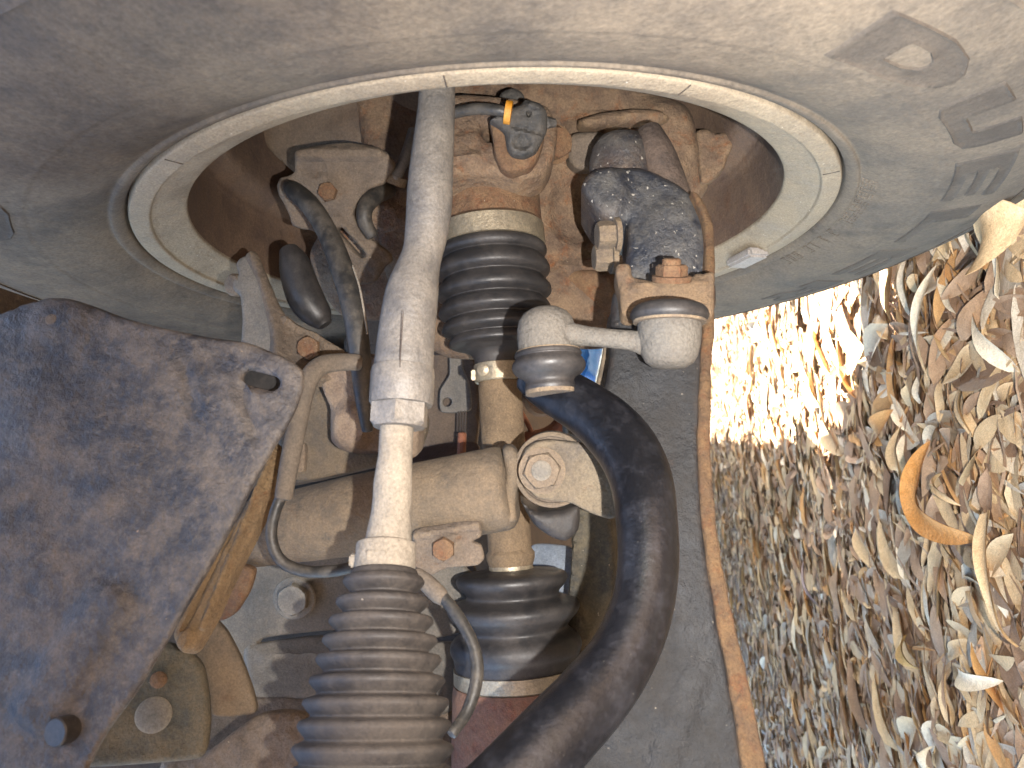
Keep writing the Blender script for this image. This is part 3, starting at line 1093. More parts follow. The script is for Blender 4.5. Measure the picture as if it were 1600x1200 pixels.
bm = NB()
lathe(bm, A0, ax, bt_prof([(847, 40), (849, 45), (852, 46.5), (888, 47.5), (890, 46)]), 56)
c = A0 + ax * .055
box(bm, c + Vector((-.0133, .003, -.001)), Vector((.0022, 0, 0)), Vector((0, .0028, 0)), Vector((0, 0, .003)), .0008)
box(bm, px(588, 868, .3235), Vector((.0040, 0, 0)), Vector((0, .0022, 0)), Vector((0, 0, .0007)), .0004)
link('clamp', bm, PALE, rb)
bm = NB()
rows = [(888, 44), (892, 50), (900, 54)]
peaks = [(909, 63), (941, 72), (971, 81), (1001, 89), (1031, 97), (1064, 105), (1098, 113), (1133, 119), (1170, 125), (1208, 129), (1248, 133), (1290, 137), (1334, 141), (1380, 145), (1428, 149)]
for i, (v, hw) in enumerate(peaks):
    nv, nh = peaks[i + 1] if i + 1 < len(peaks) else (v + 38, hw + 3)
    rows += [(v - 7, hw - 4), (v, hw), (v + 5, hw - 1.5), (v + .42 * (nv - v), hw - 9), (v + .55 * (nv - v), hw - 12.5), (v + .66 * (nv - v), hw - 10)]
lathe(bm, A0, ax, [tuple(p) for p in spline(bt_prof(rows), 3)], 72)
bel = link('bellows', bm, RUBBER, rb, 60)
bm = NB()
box(bm, px(594, 903, .3205), Vector((.0018, 0, 0)), Vector((0, .004, 0)), Vector((0, 0, .0012)), .0008)
link('moulded_tab', bm, RUBBER, bel)

# ------------------------------------------------------------------ stabilizer bar and link
bm = NB()
tube(bm, [(822, 588, .415, 24), (845, 600, .412, 33), (880, 617, .405, 40), (918, 640, .397, 43), (952, 668, .388, 47), (982, 705, .378, 49), (1002, 752, .366, 49), (1010, 810, .353, 48), (1013, 870, .342, 47.5),
          (1007, 930, .333, 48), (991, 985, .324, 50), (964, 1038, .315, 53), (926, 1088, .305, 57), (880, 1138, .294, 60), (832, 1190, .284, 63), (770, 1255, .272, 66), (690, 1330, .262, 68), (590, 1410, .255, 70), (470, 1480, .25, 72)], 40, 8, flat=(0.42, 1.0, 0.38))
solo(link('stabilizer_bar', bm, BARP), 'thick glossy black stabilizer bar curving down the middle right', 'stabilizer bar')

sl = thing('stabilizer_link', 'pale dusted stabilizer link with a ball joint at each end and rubber boots', 'link', px(950, 530, .395))
DZ = Vector((.06, 1, -.16))
bm = NB()
b0 = px(857, 566, .402)
lathe(bm, b0, -DZ, [(-.0005, .013), (.003, .0150), (.009, .0156), (.018, .0154), (.0225, .0143), (.0262, .0118), (.0286, .0078), (.0296, .003)], 48)
link('ball_socket', bm, LINKM, sl)
bm = NB()
rows = [(-.006, .0155), (-.0052, .0172), (-.0035, .0176), (-.0025, .0170), (.0005, .0190), (.0035, .0192), (.0065, .0172), (.0085, .0140), (.0105, .0128), (.0130, .0134), (.0150, .0130)]
lathe(bm, b0, DZ, [tuple(p) for p in spline(rows, 3)], 48)
link('ball_boot', bm, RUBBER2, sl)
bm = NB()
lathe(bm, b0, DZ, [(-.0062, .0160), (-.0060, .0168), (-.0042, .0171), (-.0040, .016)], 48)
link('boot_ring', bm, TANST, sl)
bm = NB()
lathe(bm, b0, DZ, [(.0145, .0120), (.0147, .0131), (.0168, .0131), (.017, .012)], 40)
link('stud_washer', bm, TANST, sl)
bm = NB()
tube(bm, [(885, 522, .398, 20), (905, 524, .397, 17), (925, 526, .396, 15.5), (955, 529, .394, 15), (985, 532, .392, 16), (1005, 536, .390, 19)], 20)
link('link_rod', bm, LINKM, sl)
bm = NB()
b1 = px(1046, 502, .388)
DU = Vector((.02, -1, .10))
lathe(bm, b1, -DU, [(-.001, .0150), (.002, .0160), (.007, .0158), (.012, .0152), (.017, .0142), (.021, .0120), (.0235, .0082), (.0242, .003)], 48)
link('ball_socket', bm, LINKM, sl)
bm = NB()
rows = [(-.0005, .0178), (.002, .0196), (.0045, .0194), (.007, .0178), (.0085, .0150), (.0092, .012)]
lathe(bm, b1, DU, [tuple(p) for p in spline(rows, 3)], 48)
link('ball_boot', bm, RUBBER2, sl)
bm = NB()
lathe(bm, b1, DU, [(-.0012, .0172), (-.001, .0182), (.0006, .0184), (.0008, .0176)], 48)
link('boot_ring', bm, TANST, sl)

# ------------------------------------------------------------------ lower control arm
la = thing('lower_control_arm', 'long worn black control arm with a rusty edge, left of the leaf litter', 'control arm', px(1060, 700, .40))
AP = [(1040, 440, .432), (1040, 800, .392), (1180, 1200, .352)]
bm = NB()
relief(bm, [(958, 455), (1000, 440), (1060, 436), (1098, 440), (1103, 500), (1098, 600), (1094, 680), (1098, 780), (1105, 860), (1118, 940), (1133, 1020), (1150, 1110), (1171, 1230), (1190, 1340), (1205, 1420), (850, 1420), (930, 1100), (957, 980),
            (972, 880), (966, 780), (952, 700), (938, 640), (952, 560)], AP, .030, .004, step=9, rough=.0008, rfreq=45,
       bumps=[('e', 1030, 660, 70, 90, 0, -.002), ('r', 1010, 1250, 1090, 1050, 30, .0015)])
arm = link('arm_pressing', bm, ARMM, la)
bm = NB()
jt = lambda P: [(a + rng.uniform(-1.3, 1.3), b) for a, b in P]
eL = [(1096, 428), (1098, 500), (1093, 600), (1090, 680), (1094, 780), (1102, 860), (1115, 940), (1130, 1020), (1146, 1110), (1166, 1240), (1186, 1340), (1200, 1425)]
eR = [(1117, 424), (1117, 500), (1112, 600), (1110, 680), (1116, 780), (1126, 860), (1141, 940), (1160, 1020), (1180, 1110), (1206, 1240), (1228, 1340), (1245, 1425)]
apd = inv_plane(AP)
relief(bm, jt([tuple(p) for p in spline(eL, 4)]) + jt([tuple(p) for p in spline(eR, 4)])[::-1], lambda u_, v_: apd(u_, v_) - .0022, .014, .002, step=5, rough=.0010, rfreq=160)
link('rusty_edge_flange', bm, RUSTE, la, label='orange rusted folded edge of the arm')
bm = NB()
relief(bm, [(908, 292), (916, 274), (935, 262), (965, 256), (1000, 256), (1030, 266), (1060, 282), (1085, 302), (1100, 325), (1110, 350), (1114, 400), (1115, 480), (968, 480), (974, 430), (980, 380), (978, 345),
            (962, 346), (940, 338), (922, 318)], [(910, 290, .478), (1110, 330, .465), (1040, 480, .448)], .045, .0065, step=6, rough=.0004, rfreq=90,
       bumps=[('e', 938, 305, 52, 62, 20, .0045), ('e', 1050, 380, 60, 80, 0, .003)])
link('ball_joint_fork', bm, BLACKP, la)
bm = NB()
relief(bm, [(1082, 296), (1094, 302), (1108, 325), (1116, 350), (1119, 400), (1118, 428), (1102, 428), (1103, 380), (1099, 345), (1090, 318)], [(1082, 296, .462), (1119, 330, .458), (1110, 428, .446)], .020, .003, step=4, rough=.0009, rfreq=120)
link('fork_edge', bm, RUSTE, la)
bm = NB()
lathe(bm, px(972, 268, .505), (-.02, -1, .1), [(-.01, .022), (.006, .0215), (.016, .019), (.022, .015), (.025, .008), (.0255, .002)], 40)
link('ball_joint_boot', bm, BLACKP, la)
bm = NB()
tube(bm, [(1048, 310, .494, 32), (1036, 270, .494, 30), (1024, 235, .496, 27), (1014, 206, .500, 20)], 24)
link('ball_joint_stud', bm, grime('stained_stud_steel', '40352f', '65554a', k_dust=.45, scale=30, rough=.7), la)
for (u, v, d, r) in ((951, 368, .472, .0092), (946, 402, .478, .0085)):
    bm = NB()
    hexhead(bm, px(u + 14, v, d), (-1, .05, -.12), r, .013)
    lathe(bm, px(u + 15, v, d), (-1, .05, -.12), [(0, r * 1.22), (.003, r * 1.22), (.0032, r)], 26)
    link('fork_nut', bm, TANST, la)
bm = NB()
relief(bm, [(962, 424), (964, 411), (978, 409), (986, 413), (990, 430), (1020, 437), (1062, 436), (1084, 428), (1088, 424), (1100, 425), (1116, 423), (1117, 455), (1112, 492), (1050, 478), (985, 492), (972, 486), (968, 455)],
       [(965, 420, .420), (1110, 420, .416), (1040, 490, .410)], .018, .003, step=4.5, rough=.0006,
       bumps=[('r', 990, 450, 1100, 446, 10, .002), ('e', 1045, 476, 50, 16, 0, -.002)])
link('link_bracket', bm, BRKT, la)
bm = NB()
lathe(bm, px(1049, 440, .414), (0, -1, -.25), [(0, .0105), (.003, .0105), (.0032, .009)], 30)
hexhead(bm, px(1049, 434, .414), (0, -1, -.25), .0085, .007, rot=.2)
lathe(bm, px(1049, 416, .412), (0, -1, -.25), [(0, .0052), (.0035, .0050), (.0042, .004)], 20)
link('bracket_bolt', bm, RUSTY, la)
bm = NB()
relief(bm, [(948, 500), (962, 470), (968, 478), (968, 520), (962, 560), (950, 600), (940, 640), (928, 612), (938, 560)], [(950, 480, .455), (968, 480, .452), (945, 620, .445)], .012, .002, step=4)
link('inner_flange', bm, OLIVE, la)

# ------------------------------------------------------------------ cross tube, mount eye and plate
ct = thing('cross_tube', 'olive dusted cross tube welded beside the bolted eye, behind the tie rod', 'tube', px(600, 790, .46))
bm = NB()
P0, P1 = px(352, 842, .478), px(800, 760, .448)
ax = P1 - P0
L_ = ax.length
lathe(bm, P0, ax, [(0, .0180), (.02, .0205), (L_ * .45, .0240), (L_ * .9, .0246), (L_ - .006, .0246), (L_ - .003, .0238), (L_ - .001, .0215), (L_, .0150)], 56, wob=.0008)
link('tube_barrel', bm, OLIVE, ct)
bm = NB()
relief(bm, [(785, 702), (800, 698), (812, 712), (812, 745), (806, 790), (808, 815), (790, 820), (780, 790), (790, 745)], [(780, 700, .432), (812, 700, .432), (800, 820, .432)], .02, .004, step=4, rough=.0005)
link('weld_collar', bm, OLIVE, ct)

me_ = thing('mount_eye', 'round tan mounting eye with a big hex bolt and a bracket plate', 'mounting eye', px(850, 735, .43))
EA = Vector((-.06, -.04, -1))
bm = NB()
ce = px(862, 734, .432)
lathe(bm, ce, EA, [(-.03, .0215), (-.002, .0215), (.0, .0212), (.0008, .0200), (.0002, .0188), (-.0012, .0184), (-.002, .0165), (-.002, .004)], 56)
link('eye_ring', bm, TANST, me_)
bm = NB()
relief(bm, [(838, 692), (862, 688), (905, 692), (945, 697), (970, 705), (975, 760), (972, 800), (955, 812), (925, 803), (895, 788), (868, 784), (840, 778), (818, 755), (815, 725), (822, 704)],
       [(840, 735, .421), (970, 735, .426), (900, 800, .424)], .006, .002, step=4.5, rough=.0005,
       bumps=[('e', 850, 736, 42, 42, 0, -.001), ('e', 940, 750, 30, 34, 0, .0012)])
link('bracket_plate', bm, grime('grey_brown_bracket', '6c6258', '90806a', '7e5836', k_dust=.55, k_rust=.22, speck=.35, speck_col='b4a68e', scale=26, bump=.0007, alb=.48), me_)
bm = NB()
lathe(bm, px(847, 735, .4205), EA, [(0, .0128), (.0018, .0128), (.0022, .0118)], 44)
hexhead(bm, px(847, 735, .4185), EA, .0106, .0050, cham=.3, rot=.35)
link('hex_bolt', bm, TANST, me_)
bm = NB()
lathe(bm, px(846, 735, .4135), EA, [(-.001, .0054), (.0016, .0054), (.0022, .0046), (.0024, .0015)], 28)
link('bolt_end', bm, GREYP, me_)
bm = NB()
relief(bm, [(814, 785), (840, 800), (880, 798), (906, 790), (905, 830), (885, 848), (862, 842), (835, 822)], [(815, 790, .450), (905, 790, .450), (860, 850, .45)], .03, .006, step=5)
link('bush_rubber', bm, RUBBER, me_)
bm = NB()
relief(bm, [(892, 790), (950, 800), (958, 860), (955, 930), (930, 990), (898, 1045), (880, 1062), (872, 1010), (885, 950), (892, 880)], [(900, 800, .530), (958, 810, .520), (890, 1050, .520)], .02, .004, step=6, rough=.001,
       bumps=[('r', 905, 810, 890, 930, 6, .003)])
link('lower_gusset', bm, grime('dark_stained_gusset', '3c3c3a', '6e6450', '6a4c34', k_dust=.42, k_rust=.1, speck=.3, scale=26), me_)

# ------------------------------------------------------------------ small bracket with rusty bolt
sb = thing('pipe_bracket', 'small tan bracket with a rusty round bolt right of the tie rod', 'bracket', px(700, 855, .43))
bm = NB()
relief(bm, [(645, 832), (680, 822), (748, 812), (752, 838), (740, 846), (752, 852), (757, 872), (745, 884), (700, 888), (672, 900), (648, 898)], [(645, 830, .428), (755, 820, .430), (690, 900, .426)], .006, .002, step=4, rough=.0004,
       bumps=[('r', 650, 838, 745, 822, 9, .002), ('e', 693, 857, 24, 24, 0, .0012)])
link('plate', bm, TANST, sb)
bm = NB()
hexhead(bm, px(693, 857, .4255), (0, 0, -1), .0068, .004, cham=.5)
link('rusty_bolt', bm, RUSTY, sb, label='round red-rusted bolt head')

# ------------------------------------------------------------------ hoses
bh = thing('brake_hose', 'black rubber brake hose arching down the left of the tie rod', 'hose', px(540, 500, .44))
bm = NB()
tube(bm, [(452, 292, .500, 11), (462, 300, .492, 15), (482, 318, .484, 16), (502, 346, .476, 16), (520, 382, .467, 17), (536, 425, .458, 18), (549, 470, .450, 18), (558, 520, .445, 17.5), (564, 570, .442, 16.5), (569, 625, .440, 14), (574, 672, .440, 9)], 22, 6)
link('hose', bm, HOSE, bh)
bm = NB()
tube(bm, [(551, 415, .4525, 1.6), (562, 450, .4455, 1.7), (571, 500, .440, 1.7), (574, 522, .4385, 1.2)], 8)
link('worn_stripe', bm, PALE, bh)

cd = thing('cable_conduit', 'dull brown cable conduit bending round the shield tip and ending in a thin cable', 'cable', px(460, 700, .40))
bm = NB()
tube(bm, [(560, 566, .430, 13), (530, 566, .425, 14), (503, 571, .418, 15), (485, 588, .412, 15.5), (474, 620, .408, 15), (464, 665, .404, 15.5), (453, 720, .400, 15), (443, 776, .397, 14)], 20, 6)
link('sleeve', bm, CONDUIT, cd)
bm = NB()
tube(bm, [(441, 772, .397, 9), (430, 800, .396, 9), (424, 832, .395, 9), (430, 862, .395, 9), (447, 882, .395, 9.5), (480, 893, .394, 9.5), (520, 892, .393, 9.5), (552, 886, .392, 9)], 16, 6)
link('thin_cable', bm, HOSE, cd)
bm = NB()
relief(bm, [(452, 692), (460, 688), (476, 694), (474, 735), (462, 737), (452, 728)], [(450, 690, .405), (476, 690, .405), (460, 740, .402)], .006, .001, step=3)
link('clip', bm, TANST, cd)

br = thing('breather_hose', 'thin black breather hose looping between the two ribbed boots', 'hose', px(735, 1020, .38))
bm = NB()
tube(bm, [(650, 898, .400, 12), (668, 912, .397, 14), (686, 930, .393, 14), (692, 937, .392, 11)], 16)
link('sleeve', bm, CONDUIT, br)
bm = NB()
tube(bm, [(683, 924, .394, 9), (700, 942, .390, 9.5), (720, 970, .384, 10), (738, 1005, .378, 10), (746, 1042, .372, 10), (741, 1080, .366, 10), (728, 1115, .360, 9.5), (706, 1146, .352, 9)], 16, 6)
link('hose', bm, HOSE, br)

# ------------------------------------------------------------------ left cluster: upper bracket, rubber stop
ub = thing('upper_bracket', 'grey pressed bracket with tan flange standing above the plastic liner', 'bracket', px(430, 470, .50))
bm = NB()
relief(bm, [(362, 432), (370, 428), (366, 412), (372, 402), (388, 396), (398, 410), (412, 445), (424, 480), (428, 520), (430, 575), (400, 575), (374, 560), (376, 500), (372, 460), (362, 452)], [(365, 400, .505), (430, 400, .497), (400, 570, .475)], .012, .003, step=5, rough=.0003)
link('grey_face', bm, GREYP, ub)
bm = NB()
relief(bm, [(388, 392), (400, 388), (410, 405), (425, 440), (440, 475), (460, 505), (520, 535), (548, 556), (545, 590), (470, 590), (432, 580), (428, 520), (416, 470), (402, 425)], [(390, 390, .500), (460, 480, .495), (480, 590, .470)], .010, .003, step=5, rough=.0007,
       bumps=[('e', 483, 545, 28, 28, 0, .002), ('r', 445, 500, 540, 556, 6, .003)])
link('tan_flange', bm, TANST, ub)
bm = NB()
lathe(bm, px(372, 446, .506), (-.5, 0, -1), [(-.006, .0075), (.004, .0075), (.006, .006), (.0065, .001)], 24)
link('stud', bm, TANST, ub)
bm = NB()
hexhead(bm, px(483, 544, .474), (0, -.1, -1), .0075, .004, cham=.4)
link('bolt', bm, RUSTY, ub)
bm = NB()
tube(bm, [(452, 392, .512, 16), (460, 412, .510, 24), (468, 440, .508, 27), (480, 470, .506, 28), (498, 494, .505, 22), (506, 505, .505, 14)], 24, 5)
solo(link('rubber_bump_stop', bm, RUBBER2), 'fat black rubber stop behind the grey bracket', 'rubber stop')

pb = thing('frame_gusset', 'pinkish brown pressed frame gusset with rounded corners below the hose', 'gusset', px(550, 650, .49))
bm = NB()
relief(bm, [(505, 562), (548, 556), (610, 560), (650, 560), (650, 712), (600, 712), (548, 712), (525, 703), (513, 688), (512, 640), (498, 600)], [(505, 570, .480), (650, 570, .475), (560, 712, .485)], .02, .006, step=6, rough=.0008,
       bumps=[('e', 550, 665, 38, 45, 0, .006), ('e', 525, 610, 20, 30, 0, -.002)])
link('pressing', bm, grime('pink_brown_gusset', '6a584c', '94806c', '7a543c', k_dust=.6, k_rust=.2, scale=30, speck=.15), pb)
bm = NB()
relief(bm, [(430, 600), (500, 590), (660, 640), (650, 705), (560, 735), (478, 752), (440, 740)], [(430, 600, .520), (660, 640, .52), (480, 750, .515)], .02, .004, step=8, rough=.001)
link('box_section', bm, OLIVE, pb)

# ------------------------------------------------------------------ frame panel with bolt, bracket, rusty strut
fp = thing('frame_rail', 'grey painted frame panel with one hex bolt behind the rack boot', 'panel', px(460, 980, .50))
bm = NB()
relief(bm, [(330, 875), (480, 870), (620, 850), (720, 880), (760, 930), (720, 990), (640, 1000), (560, 985), (480, 990), (410, 1000), (395, 1030), (340, 1030)], [(340, 880, .530), (700, 880, .565), (480, 1000, .540)], .01, .003, step=9, rough=.0006, rfreq=30,
       bumps=[('e', 460, 935, 36, 36, 0, .001)])
link('upper_plate', bm, GREYP, fp)
bm = NB()
relief(bm, [(380, 1008), (412, 1000), (480, 990), (560, 988), (650, 1002), (720, 1000), (760, 1060), (700, 1110), (620, 1120), (480, 1095), (395, 1090)], [(380, 1008, .530), (700, 1000, .560), (480, 1120, .51)], .01, .005, step=9, rough=.0006, rfreq=30,
       bumps=[('r', 410, 1030, 560, 1015, 9, .003)])
link('step_plate', bm, GREYP, fp)
bm = NB()
relief(bm, [(300, 1090), (400, 1085), (520, 1092), (720, 1105), (740, 1290), (250, 1290)], [(300, 1090, .50), (700, 1100, .540), (480, 1280, .47)], .01, .004, step=10, rough=.0015, rfreq=40)
link('lower_plate', bm, TANST, fp)
bm = NB()
lathe(bm, px(460, 935, .537), (0, 0, -1), [(0, .0150), (.0012, .0140), (.0014, .012)], 36)
hexhead(bm, px(459, 935, .5358), (0, 0, -1), .0116, .0055, cham=.4)
link('hex_bolt', bm, GREYP, fp)

FBP = [(150, 1010, .400), (330, 1040, .415), (250, 1190, .395)]
fb = thing('frame_bracket', 'dark mounting bracket with a small rusty rivet at the lower left', 'bracket', px(260, 1090, .42))
bm = NB()
relief(bm, [(150, 1010), (245, 1000), (295, 1015), (318, 1040), (326, 1075), (330, 1120), (326, 1165), (315, 1185), (290, 1190), (140, 1200), (100, 1180)], [(150, 1010, .400), (330, 1040, .415), (250, 1190, .395)], .012, .004, step=6, rough=.0006)
link('plate', bm, grime('dark_stained_bracket', '42443f', '736650', k_dust=.42, k_rust=.1, scale=22, speck=.1), fb)
bm = NB()
q, n_ = on_plane(FBP, 248, 1062)
lathe(bm, q, n_, [(-.002, .0042), (.0026, .0042), (.0036, .003), (.0040, .001)], 24)
link('rivet', bm, RUSTY, fb)
bm = NB()
q, n_ = on_plane(FBP, 240, 1117)
lathe(bm, q, n_, [(-.002, .0090), (.0004, .0090), (.0012, .0078), (.0014, .001)], 28)
link('plug_cap', bm, GREYP, fb)
bm = NB()
relief(bm, [(296, 990), (325, 962), (352, 985), (376, 1030), (394, 1080), (398, 1115), (330, 1118), (310, 1050)], [(300, 990, .430), (390, 1030, .432), (340, 1110, .425)], .006, .002, step=5, rough=.0004)
link('tan_web', bm, OLIVE, fb)
bm = NB()
relief(bm, [(250, 1200), (318, 1178), (400, 1120), (480, 1125), (520, 1290), (250, 1290)], [(250, 1200, .415), (480, 1130, .42), (350, 1280, .41)], .01, .005, step=7, rough=.002)
link('lower_web', bm, TANST, fb)
bm = NB()
relief(bm, [(350, 905), (372, 884), (396, 892), (388, 925), (366, 960), (340, 972), (330, 950)], [(330, 900, .455), (396, 890, .455), (350, 970, .455)], .006, .002, step=5, rough=.0004)
solo(link('brown_tab', bm, RUSTY), 'small rust-brown tab beside the rusty strut', 'tab')

bm = NB()
relief(bm, [(425, 690), (440, 700), (428, 745), (405, 810), (375, 870), (350, 920), (330, 965), (302, 1012), (286, 1020), (270, 1000), (268, 990), (300, 920), (340, 850), (380, 790), (410, 730)], [(420, 700, .425), (440, 700, .425), (290, 1010, .385)], .012, .003, step=4, rough=.0011, rfreq=110, bumps=[('r', 428, 705, 318, 980, 7, .0030), ('r', 408, 730, 286, 985, 5, -.0020), ('e', 290, 1000, 26, 14, -60, .003)])
solo(link('rusty_strut', bm, grime('ochre_rust_strut', '6e583e', '8c7252', '80522c', k_dust=.55, k_rust=.35, scale=34, bump=.0009, dark=.4)), 'narrow ochre rusty strut along the edge of the plastic liner', 'strut')

# ------------------------------------------------------------------ plastic liner
pl = thing('fender_liner', 'large dirty dark plastic liner panel at the left, with an oval slot', 'liner', px(200, 800, .28))
LA = inv_plane([(470, 600, .355), (60, 470, .365), (110, 1180, .300)])


def liner_extra(u, v):
    return .0012 * math.sin(u * .013 + v * .006) + .0016 * noise.noise(Vector((u * .009, v * .009, 1.3))) + .0005 * noise.noise(Vector((u * .03, v * .03, 4.3)))


bm = NB()
relief(bm, [(-220, 560), (-60, 495), (0, 488), (30, 476), (75, 465), (110, 466), (150, 478), (200, 497), (260, 512), (320, 522), (385, 532), (420, 546), (452, 560), (472, 577), (473, 600), (462, 635), (445, 668), (430, 692), (402, 740),
            (372, 800), (335, 870), (300, 930), (268, 985), (235, 1040), (205, 1088), (160, 1150), (120, 1230), (90, 1330), (-320, 1330), (-320, 900)], LA, .003, .0022,
       holes=[slot(407, 592, 17, 12.5, 15)], step=11, extra=liner_extra,
       bumps=[('r', 285, 560, 300, 640, 10, -.0015), ('r', 375, 605, 400, 680, 12, -.002), ('r', 165, 950, 60, 1110, 50, .0035), ('e', 92, 500, 60, 34, -15, .002)])
link('panel', bm, SHIELD, pl)
bm = NB()
relief(bm, [(365, 570), (440, 575), (445, 618), (420, 625), (370, 612)], [(365, 570, LA(365, 570) + .020), (445, 575, LA(445, 575) + .020), (400, 620, LA(400, 620) + .020)], .006, .002, step=6)
link('dark_slot_backing', bm, RUBBER2, pl)  # dark plate added behind the slot in place of the shade inside
dp = LA(85, 503)
bm = NB()
q, n_ = on_plane(LA, 84, 503, .0018)
lathe(bm, q, n_, [(-.003, .0038), (.0008, .0032), (.0012, .0024), (.0013, .0004)], 24)
link('push_pin', bm, CONDUIT, pl)
bm = NB()
lathe(bm, px(97, 1142, LA(95, 1140) - .0005), (-.28, -.22, -1), [(-.004, .0056), (.0030, .0054), (.0036, .0049), (.0037, .001)], 32)
link('plug', bm, RUBBER2, pl)

# ------------------------------------------------------------------ things farther under the car
ip = thing('inner_bulkhead', 'brown inner panel seen through the gap between tie rod and drive shaft', 'panel', px(680, 640, .75))
bm = NB()
relief(bm, [(380, 553), (560, 551), (735, 551), (742, 700), (650, 712), (380, 760)], [(540, 550, .74), (760, 550, .74), (650, 720, .72)], .02, .003, step=12, rough=.001, rfreq=25, bumps=[('e', 697, 681, 6, 6, 0, -.003), ('r', 545, 556, 735, 556, 4, .003)])
link('pressing', bm, BROWNP, ip)
bm = NB()
relief(bm, [(703, 552), (722, 550), (724, 575), (733, 598), (735, 640), (690, 643), (688, 610), (702, 585)], [(690, 550, .70), (735, 550, .70), (710, 640, .69)], .004, .001, step=4, holes=[ellipse(699, 628, 7, 7)])
tab = link('tab', bm, GREYP, ip)
bm = NB()
for k in range(4):
    tube(bm, [(716 + 4 * k, 643, .69, 1.5), (715 + 4 * k, 680, .69, 1.5)], 6, 3)
link('spring', bm, DARK, ip)
bm = NB()
tube(bm, [(722, 678, .66, 7), (721, 712, .66, 7)], 10, 3)
link('copper_peg', bm, COPPER, ip)
bm = NB()
relief(bm, [(650, 702), (745, 690), (745, 760), (640, 770)], [(640, 700, .70), (745, 700, .70), (690, 770, .62)], .02, .002, step=10)
link('lower_edge', bm, grime('dark_red_brown_edge', '48302a', '5c4438', k_dust=.4, scale=20), ip)

ut = thing('engine_undertray', 'dark undertray closing the space behind the shafts', 'undertray', px(600, 900, .9))
bm = NB()
relief(bm, [(150, 520), (640, 520), (735, 560), (745, 900), (830, 1120), (860, 1300), (150, 1300)], [(200, 600, .86), (800, 600, .86), (500, 1300, .62)], .02, .004, step=24, rough=.004, rfreq=12)
link('tray', bm, DARK, ut)
bm = NB()
relief(bm, [(832, 850), (880, 850), (905, 862), (890, 950), (870, 1010), (840, 1000), (820, 900)], [(830, 850, .60), (905, 850, .60), (860, 1000, .56)], .01, .003, step=6, rough=.001)
solo(link('skylit_side_panel', bm, grime('pale_blue_grey_panel', '77808c', '9098a2', k_dust=.4, scale=22, rough=.6)), 'panel coloured blue-grey for skylight, glimpsed beside the inner boot', 'panel')  # blue of the skylight is put into the panel's colour

bm = NB()
relief(bm, [(868, 1010), (905, 900), (885, 730), (925, 715), (985, 720), (985, 1300), (690, 1300), (720, 1240)], [(880, 1000, .62), (970, 950, .62), (850, 1280, .55)], .02, .004, step=12, rough=.001)
solo(link('inner_sill_plate', bm, grime('deep_maroon_plate', '3e2420', '55342a', k_dust=.4, scale=14, rough=.7)), 'dark maroon plate behind the stabilizer bar', 'plate')

# blue plastic sheet, copper tow hook, grey block
bs_ = thing('blue_tub', 'bright blue plastic tub glimpsed behind the stabilizer link', 'tub', px(905, 575, 1.3))
bm = NB()
relief(bm, [(850, 515), (945, 505), (938, 560), (931, 590), (918, 586), (895, 596), (860, 600)], [(860, 520, 1.3), (945, 520, 1.3), (900, 610, 1.26)], .10, .012, step=6, rough=.004, rfreq=18, bumps=[('r', 925, 520, 915, 600, 6, .006), ('r', 890, 520, 885, 600, 8, -.005)])
link('tub_wall', bm, BLUEP, bs_)
th = thing('tow_hook', 'copper-brown curved tow hook seen below the stabilizer bar', 'tow hook', px(855, 670, .95))
bm = NB()
tube(bm, [(800, 692, .95, 17), (830, 690, .95, 17), (858, 682, .95, 16), (878, 664, .95, 15), (886, 640, .95, 14), (884, 612, .95, 13)], 18)
link('hook', bm, COPPER, th)
bm = NB()
lathe(bm, px(848, 622, 1.0), (0.2, .3, -1), [(-.03, .024), (0, .026), (.006, .020), (.007, .004)], 32)
link('boss', bm, RUSTY, th)
bm = NB()
tube(bm, [(812, 640, .96, 4), (826, 665, .95, 4), (836, 690, .94, 4)], 10)
link('stay', bm, COPPER, th)
bm = NB()
relief(bm, [(884, 655), (918, 650), (930, 690), (925, 720), (890, 715)], [(884, 655, .85), (920, 655, .85), (900, 715, .85)], .05, .004, step=5, bumps=[('r', 884, 675, 925, 668, 2, -.003)])
solo(link('grey_block', bm, GREYP), 'small grey block behind the bolted bracket plate', 'block')

bm = NB()
relief(bm, [(600, 395), (660, 380), (720, 390), (860, 470), (965, 470), (945, 505), (860, 520), (740, 556), (540, 556), (560, 480)], [(600, 400, .66), (960, 480, .66), (650, 560, .72)], .02, .006, step=10, rough=.002)
solo(link('lower_shield', bm, grime('dark_brown_shield', '3a302c', '5a4a3c', k_dust=.4, scale=18)), 'dark brown lower shield edge behind the ribbed outer boot', 'shield')

# ------------------------------------------------------------------ leaf litter
LEAFC = [('dead_leaf_brown', '967557', 'ae8c6c'), ('dead_leaf_tan', 'ba986e', 'ccae84'), ('dead_leaf_grey', 'a6947c', 'b8a68e'), ('dead_leaf_orange', 'b98450', 'c89a64'), ('dead_leaf_pale', 'ccb898', 'dcc8aa'), ('dead_leaf_dark', '7a5d44', '8e7056')]
LM = []
for nm, a, b in LEAFC:
    m = grime(nm, a, b, '5a3a26', k_dust=.5, k_rust=.12, scale=40, rough=.6, rough_dust=.75, bump=.0003, dark=.35, dark_col='5a4434', fine=300, alb=1.1)
    p_ = m.node_tree.nodes['Principled BSDF']
    LM.append(m)
WGT = np.array([.34, .33, .08, .07, .07, .11])


